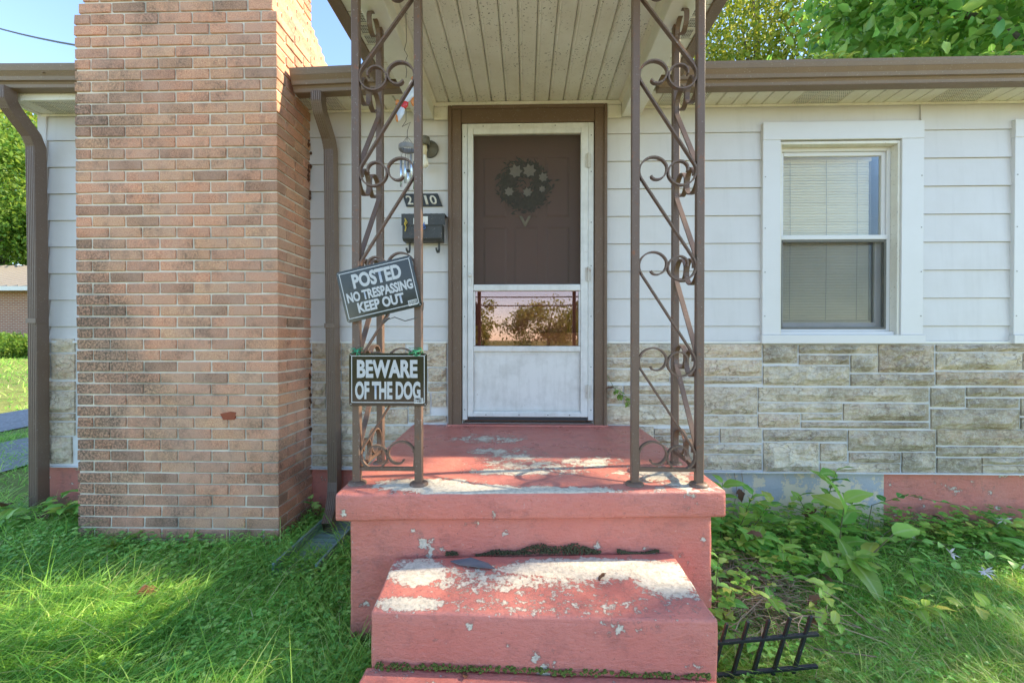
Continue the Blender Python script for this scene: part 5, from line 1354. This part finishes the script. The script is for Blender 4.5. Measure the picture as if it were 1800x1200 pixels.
for x in (1.10, 1.16, 1.45, 1.50):
    mb = MB(); mb.tube([(x, .005, .37), (x+.015, -.004, .24), (x-.01, .0, .10), (x+.01, -.01, -.02)], .0022, 5); mb.build('stem', m_twig, dv)
add_leaf(dv, 'dead', (1.47, -.02, .26), (.2, -.3, -1), .09, .6)

# loose bits
mb = MB(); mb.poly([(-.30, -1.345, .414), (-.22, -1.335, .424), (-.15, -1.36, .416), (-.12, -1.392, .412), (-.19, -1.39, .417), (-.26, -1.37, .413)])
o = mb.build('slate_shard', m_slate); q = o.modifiers.new('t', 'SOLIDIFY'); q.thickness = .004; tag(o, 'flat grey shard lying on the upper step', 'shard')
rl = bpy.data.objects.new('fallen_leaf', leaf_mesh('fallen_leaf', .7, m_redleaf, .2)); COL.objects.link(rl); rl.location = (-1.83, -1.07, .10); rl.scale = (.085,)*3; rl.rotation_euler = (.5, -.1, .6); tag(rl, 'fallen rust red leaf lying in the left lawn', 'leaf')
for i, (x, y, z, lab) in enumerate(((.60, -1.0, .686, 'small curled dead leaf on the porch floor by the right post'), (-.19, -1.70, .225, 'curled dead leaf under the upper step'), (.30, -1.42, .412, 'tiny dead leaf on the worn upper step'))):
    o = bpy.data.objects.new('fallen_leaf', LM['dead'][0]); COL.objects.link(o); o.location = (x, y, z+.006); o.scale = (.05, .04, .05); o.rotation_euler = (.2, .1, i*1.9); tag(o, lab, 'leaf')

# ------------------------------------------------------------------ trees
def tree(name, label, base, top, crown_c, rad, nleaf, L, m, limbs=7, clumps=40, trunk_r=.2, seed=1, simple=True, group=None, flat=.5, shell=.35):
    rs = np.random.default_rng(seed); rr = random.Random(seed)
    t = thing(name, label, 'tree', base, group)
    b = Vector(base); tp = Vector(top); c = Vector(crown_c)
    mb = MB(); mid = b.lerp(tp, .5)+Vector((rr.uniform(-.2,.2), rr.uniform(-.2,.2), 0)); mb.tube([b-Vector((0,0,.3)), b.lerp(mid, .4), mid, tp], trunk_r, 10, scale=[1.3, 1, .8, .55]); mb.build('trunk', m_bark, t, smooth=True)
    cc = []
    for i in range(clumps):
        d = np.array([rs.normal(), rs.normal(), rs.normal()]); d /= np.linalg.norm(d); r = (shell+(1-shell)*rs.random())**.6
        cc.append(np.array(c)+d*np.array(rad)*r)
    for i in range(limbs):
        e = Vector(cc[i*len(cc)//limbs]); s_ = mid.lerp(tp, rr.random()); md = s_.lerp(e, .5)+Vector((0, 0, rr.uniform(.0, .3)))
        mb = MB(); mb.tube([s_, md, e], trunk_r*.35, 6, scale=[1, .7, .2]); mb.build('limb', m_bark, t, smooth=True)
    cc = np.array(cc); ci = rs.integers(0, clumps, nleaf)
    cr = np.array(rad).mean()*rs.uniform(.22, .42, clumps)
    P = cc[ci]+rs.normal(0, 1, (nleaf, 3))*cr[ci][:, None]*np.array([.55, .55, .42])
    D = rs.normal(0, 1, (nleaf, 3))+np.array([0, 0, -.35]); N_ = rs.normal(0, 1, (nleaf, 3))*flat+np.array([0, 0, 1.])
    l = L*rs.uniform(.6, 1.15, nleaf)
    V, F4, F3, r = leaves(P, D, N_, l, l*.55, rs.random(nleaf), simple)
    npmesh('crown', V, F4, F3, r, m, t)
    return t
tree('broadleaf_tree', 'large leaved green tree leaning over the roof at the upper right', (8.4, 3.2, 0), (7.6, 2.9, 5.0), (6.75, 2.7, 6.2), (2.5, 1.9, 2.1), 17000, .17, m_treeA, clumps=46, seed=3, simple=False, flat=.8, shell=.2)
tree('rear_tree', 'sunlit yellow green tree behind the house, right of the canopy', (8.5, 13.0, .5), (8.2, 12.5, 9.0), (8.6, 12.5, 11.8), (5.0, 2.6, 4.6), 34000, .17, m_treeB, clumps=90, seed=5, flat=1.2)
tree('rear_tree', 'darker green tree behind the house at the far upper right', (15.5, 12.0, .5), (15, 12, 8.5), (14.6, 11.6, 11.0), (4.6, 2.6, 4.6), 26000, .20, m_treeC, clumps=80, seed=6, flat=1.2)
# shade tree in the yard to the right, whose crown breaks up the sun on the steps
tree('shade_tree', 'yard tree to the right of the frame that throws dappled shade', (10.4, -1.6, 0), (9.8, -1.4, 5.0), (8.8, -.4, 7.0), (2.6, 3.0, 2.7), 3000, .24, m_treeA, clumps=44, seed=14, flat=.8, shell=.1)
tree('woodland_tree', 'tall sunlit green tree beyond the neighbouring house, left of the downspout', (-36.5, 26, .6), (-36, 26, 9), (-35.2, 26, 10.5), (5.0, 3.4, 6.6), 26000, .36, m_treeC, clumps=90, seed=8, trunk_r=.35, flat=1.2)
tree('woodland_tree', 'yellow green tree with sky showing through at the far left edge', (-43, 33, .6), (-42, 33, 12), (-41.5, 33, 15.5), (5.5, 3.5, 7.5), 20000, .42, m_treeB, clumps=70, seed=9, trunk_r=.35, flat=1.2)
tree('woodland_tree', 'dark green tree standing close behind the house corner on the left', (-23.0, 24, .6), (-23, 24, 7), (-23.5, 24, 8.2), (4.0, 3.4, 5.6), 18000, .34, m_treeC, clumps=70, seed=10, trunk_r=.3, flat=1.2)
for i, (x, y, h_, lb) in enumerate(((-52, 26, 13, 'woodland tree left of the neighbouring roof, outside the frame'), (-64, 34, 15, 'farthest woodland tree on the left, outside the frame'), (-30, 36, 13, 'woodland tree directly behind the neighbouring roof'))):
    tree('woodland_tree', lb, (x, y, .6), (x, y, h_*.5), (x, y, h_*.62), (5.5, 3.4, h_*.42), 11000, .45, m_treeC, clumps=60, seed=40+i, trunk_r=.35, flat=1.2)
# across the street, seen mirrored in the storm door glass and on the glossy signs
for i, (x, y, h_, r_) in enumerate(((-5.2, -36, 5.6, 2.6), (2.2, -38, 5.0, 4.4), (9, -36, 4.2, 3.6), (-12, -40, 6.0, 4.5))):
    tree('street_tree', ['rounded tree across the street mirrored at the left of the door glass', 'wide tree across the street mirrored in the middle of the door glass', 'low tree across the street mirrored at the right of the door glass', 'taller tree across the street, left of the mirrored row'][i],
         (x, y, -.25), (x, y, h_*.5), (x, y, h_*.55), (r_, 2.0, h_*.45), 7000, .30, m_treeB if i != 2 else m_treeC, clumps=40, seed=20+i, limbs=4, flat=1.2, group='trees across the street')
def shrub(label, c, r, seed, m=m_treeC, n=5000, L=.12):
    rs = np.random.default_rng(seed); t = thing('shrub', label, 'shrub', (c[0], c[1], float(hgt(c[0], c[1]))), 'shrubs by the neighbouring house')
    mb = MB(); mb.tube([(c[0], c[1], .3), (c[0], c[1], c[2])], .05, 6); mb.build('stem', m_bark, t)
    d = rs.normal(0, 1, (n, 3)); d /= np.linalg.norm(d, axis=1)[:, None]; P = np.array(c)+d*np.array(r)*(rs.random((n, 1))**.35)*rs.uniform(.85, 1.1, (n, 1))
    l = L*rs.uniform(.6, 1.2, n); V, F4, F3, rr_ = leaves(P, rs.normal(0, 1, (n, 3)), rs.normal(0, 1, (n, 3)), l, l*.6, rs.random(n), True)
    npmesh('foliage', V, F4, F3, rr_, m, t)
shrub('round green shrub at the foot of the brick neighbour, far left', (-20.6, 13.6, .95), (1.5, .9, .55), 31)
shrub('small yellow green shrub beside the neighbouring brick wall', (-18.4, 13.8, 1.0), (.9, .7, .6), 32, m_treeB)

# neighbouring brick house
nb_ = thing('neighbour_house', 'red brick neighbouring house with grey metal roof at the far left', 'house', (-26, 18, .5))
mb = MB(); mb.box(-36, -18.6, 15, 23, .3, 3.35); mb.build('wall', m_farbrick, nb_)
rfm = MB(); rfm.v += [(-36.6, 14.4, 3.45), (-18.0, 14.4, 3.45), (-18.0, 23.6, 3.45), (-36.6, 23.6, 3.45), (-32.2, 19, 5.1), (-22.6, 19, 5.1)]
rfm.f += [(0,1,5,4), (1,2,5), (2,3,4,5), (3,0,4), (3,2,1,0)]
r0 = rfm.build('roof', m_metalroof, nb_)
rib = MB()
for i in range(40):
    x = -36.3+i*.46
    if x > -18.2: break
    ze = 1.0 if -32.2 <= x <= -22.6 else (max(0, (x+36.6)/4.4) if x < -32.2 else max(0, (-18.0-x)/4.6))
    rib.hexa([(x-.02, 14.42, 3.452), (x+.02, 14.42, 3.452), (x+.02, 14.42+4.5*ze, 3.452+1.62*ze), (x-.02, 14.42+4.5*ze, 3.452+1.62*ze),
              (x-.02, 14.42, 3.50), (x+.02, 14.42, 3.50), (x+.02, 14.42+4.5*ze, 3.50+1.62*ze), (x-.02, 14.42+4.5*ze, 3.50+1.62*ze)])
rib.build('roof_rib', m_metalroof, r0)['kind'] = 'stuff'
mb = MB(); mb.box(-36.6, -18.0, 14.38, 14.42, 3.27, 3.447); mb.box(-18.0, -17.96, 14.38, 23.6, 3.27, 3.447); mb.build('fascia', m_trim, nb_)

# overhead service wires and their supports
sm_ = thing('service_mast', 'grey service mast rising through the roof behind the chimney', 'mast', (-3.3, 1.1, 3.3))
mb = MB(); mb.tube([(-3.3, 1.1, 3.3), (-3.3, 1.1, 4.15)], .03, 10); mb.build('pipe', m_lampm, sm_, smooth=True)
mb = MB(); mb.lathe([(0, .08), (.05, .05), (.055, -.02), (.03, -.03)], (-3.3, 1.1, 4.15), 12); mb.build('weather_head', m_lampm, sm_, smooth=True)
def cable(label, a, b, sag, r=.011, group='overhead wires'):
    a, b = Vector(a), Vector(b); P = [a.lerp(b, t/16)-Vector((0, 0, sag*4*(t/16)*(1-t/16))) for t in range(17)]
    mb = MB(); mb.tube(P, r, 6); tag(mb.build('overhead_wire', m_cable, smooth=True), label, 'wire', group)
cable('twisted service wire slanting down to the chimney at the upper left', (-15.8, 7.8, 10.2), (-3.3, 1.1, 4.0), .25, .012)
cable('thin lower wire just above the left gutter', (-15.8, 7.8, 8.2), (-3.42, .35, 3.10), .2, .006)
def pole(label, x, y, h_, group='utility poles'):
    p = thing('utility_pole', label, 'utility pole', (x, y, float(hgt(x, y))), group)
    mb = MB(); mb.tube([(x, y, -.4), (x, y, h_)], .14, 10, scale=[1.1, .8]); mb.build('shaft', m_wood, p, smooth=True)
    mb = MB(); mb.box(x-1.1, x+1.1, y-.06, y+.06, h_-.9, h_-.78); mb.build('crossarm', m_wood, p)
pole('utility pole outside the picture that carries the service wire', -15.8, 7.8, 11)
pole('utility pole across the street, left of the porch', -18, -30, 9.5); pole('utility pole across the street, right of the porch', 17, -30, 9.5)
for i, (z, sg) in enumerate(((9.2, .5), (8.1, .6), (5.6, .6), (4.9, .5), (4.2, .45))):
    cable('street wire %s of the five strung between the far poles' % ['topmost', 'second highest', 'middle', 'second lowest', 'lowest'][i], (-18, -30, z), (17, -30, z), sg, .05, 'wires across the street')
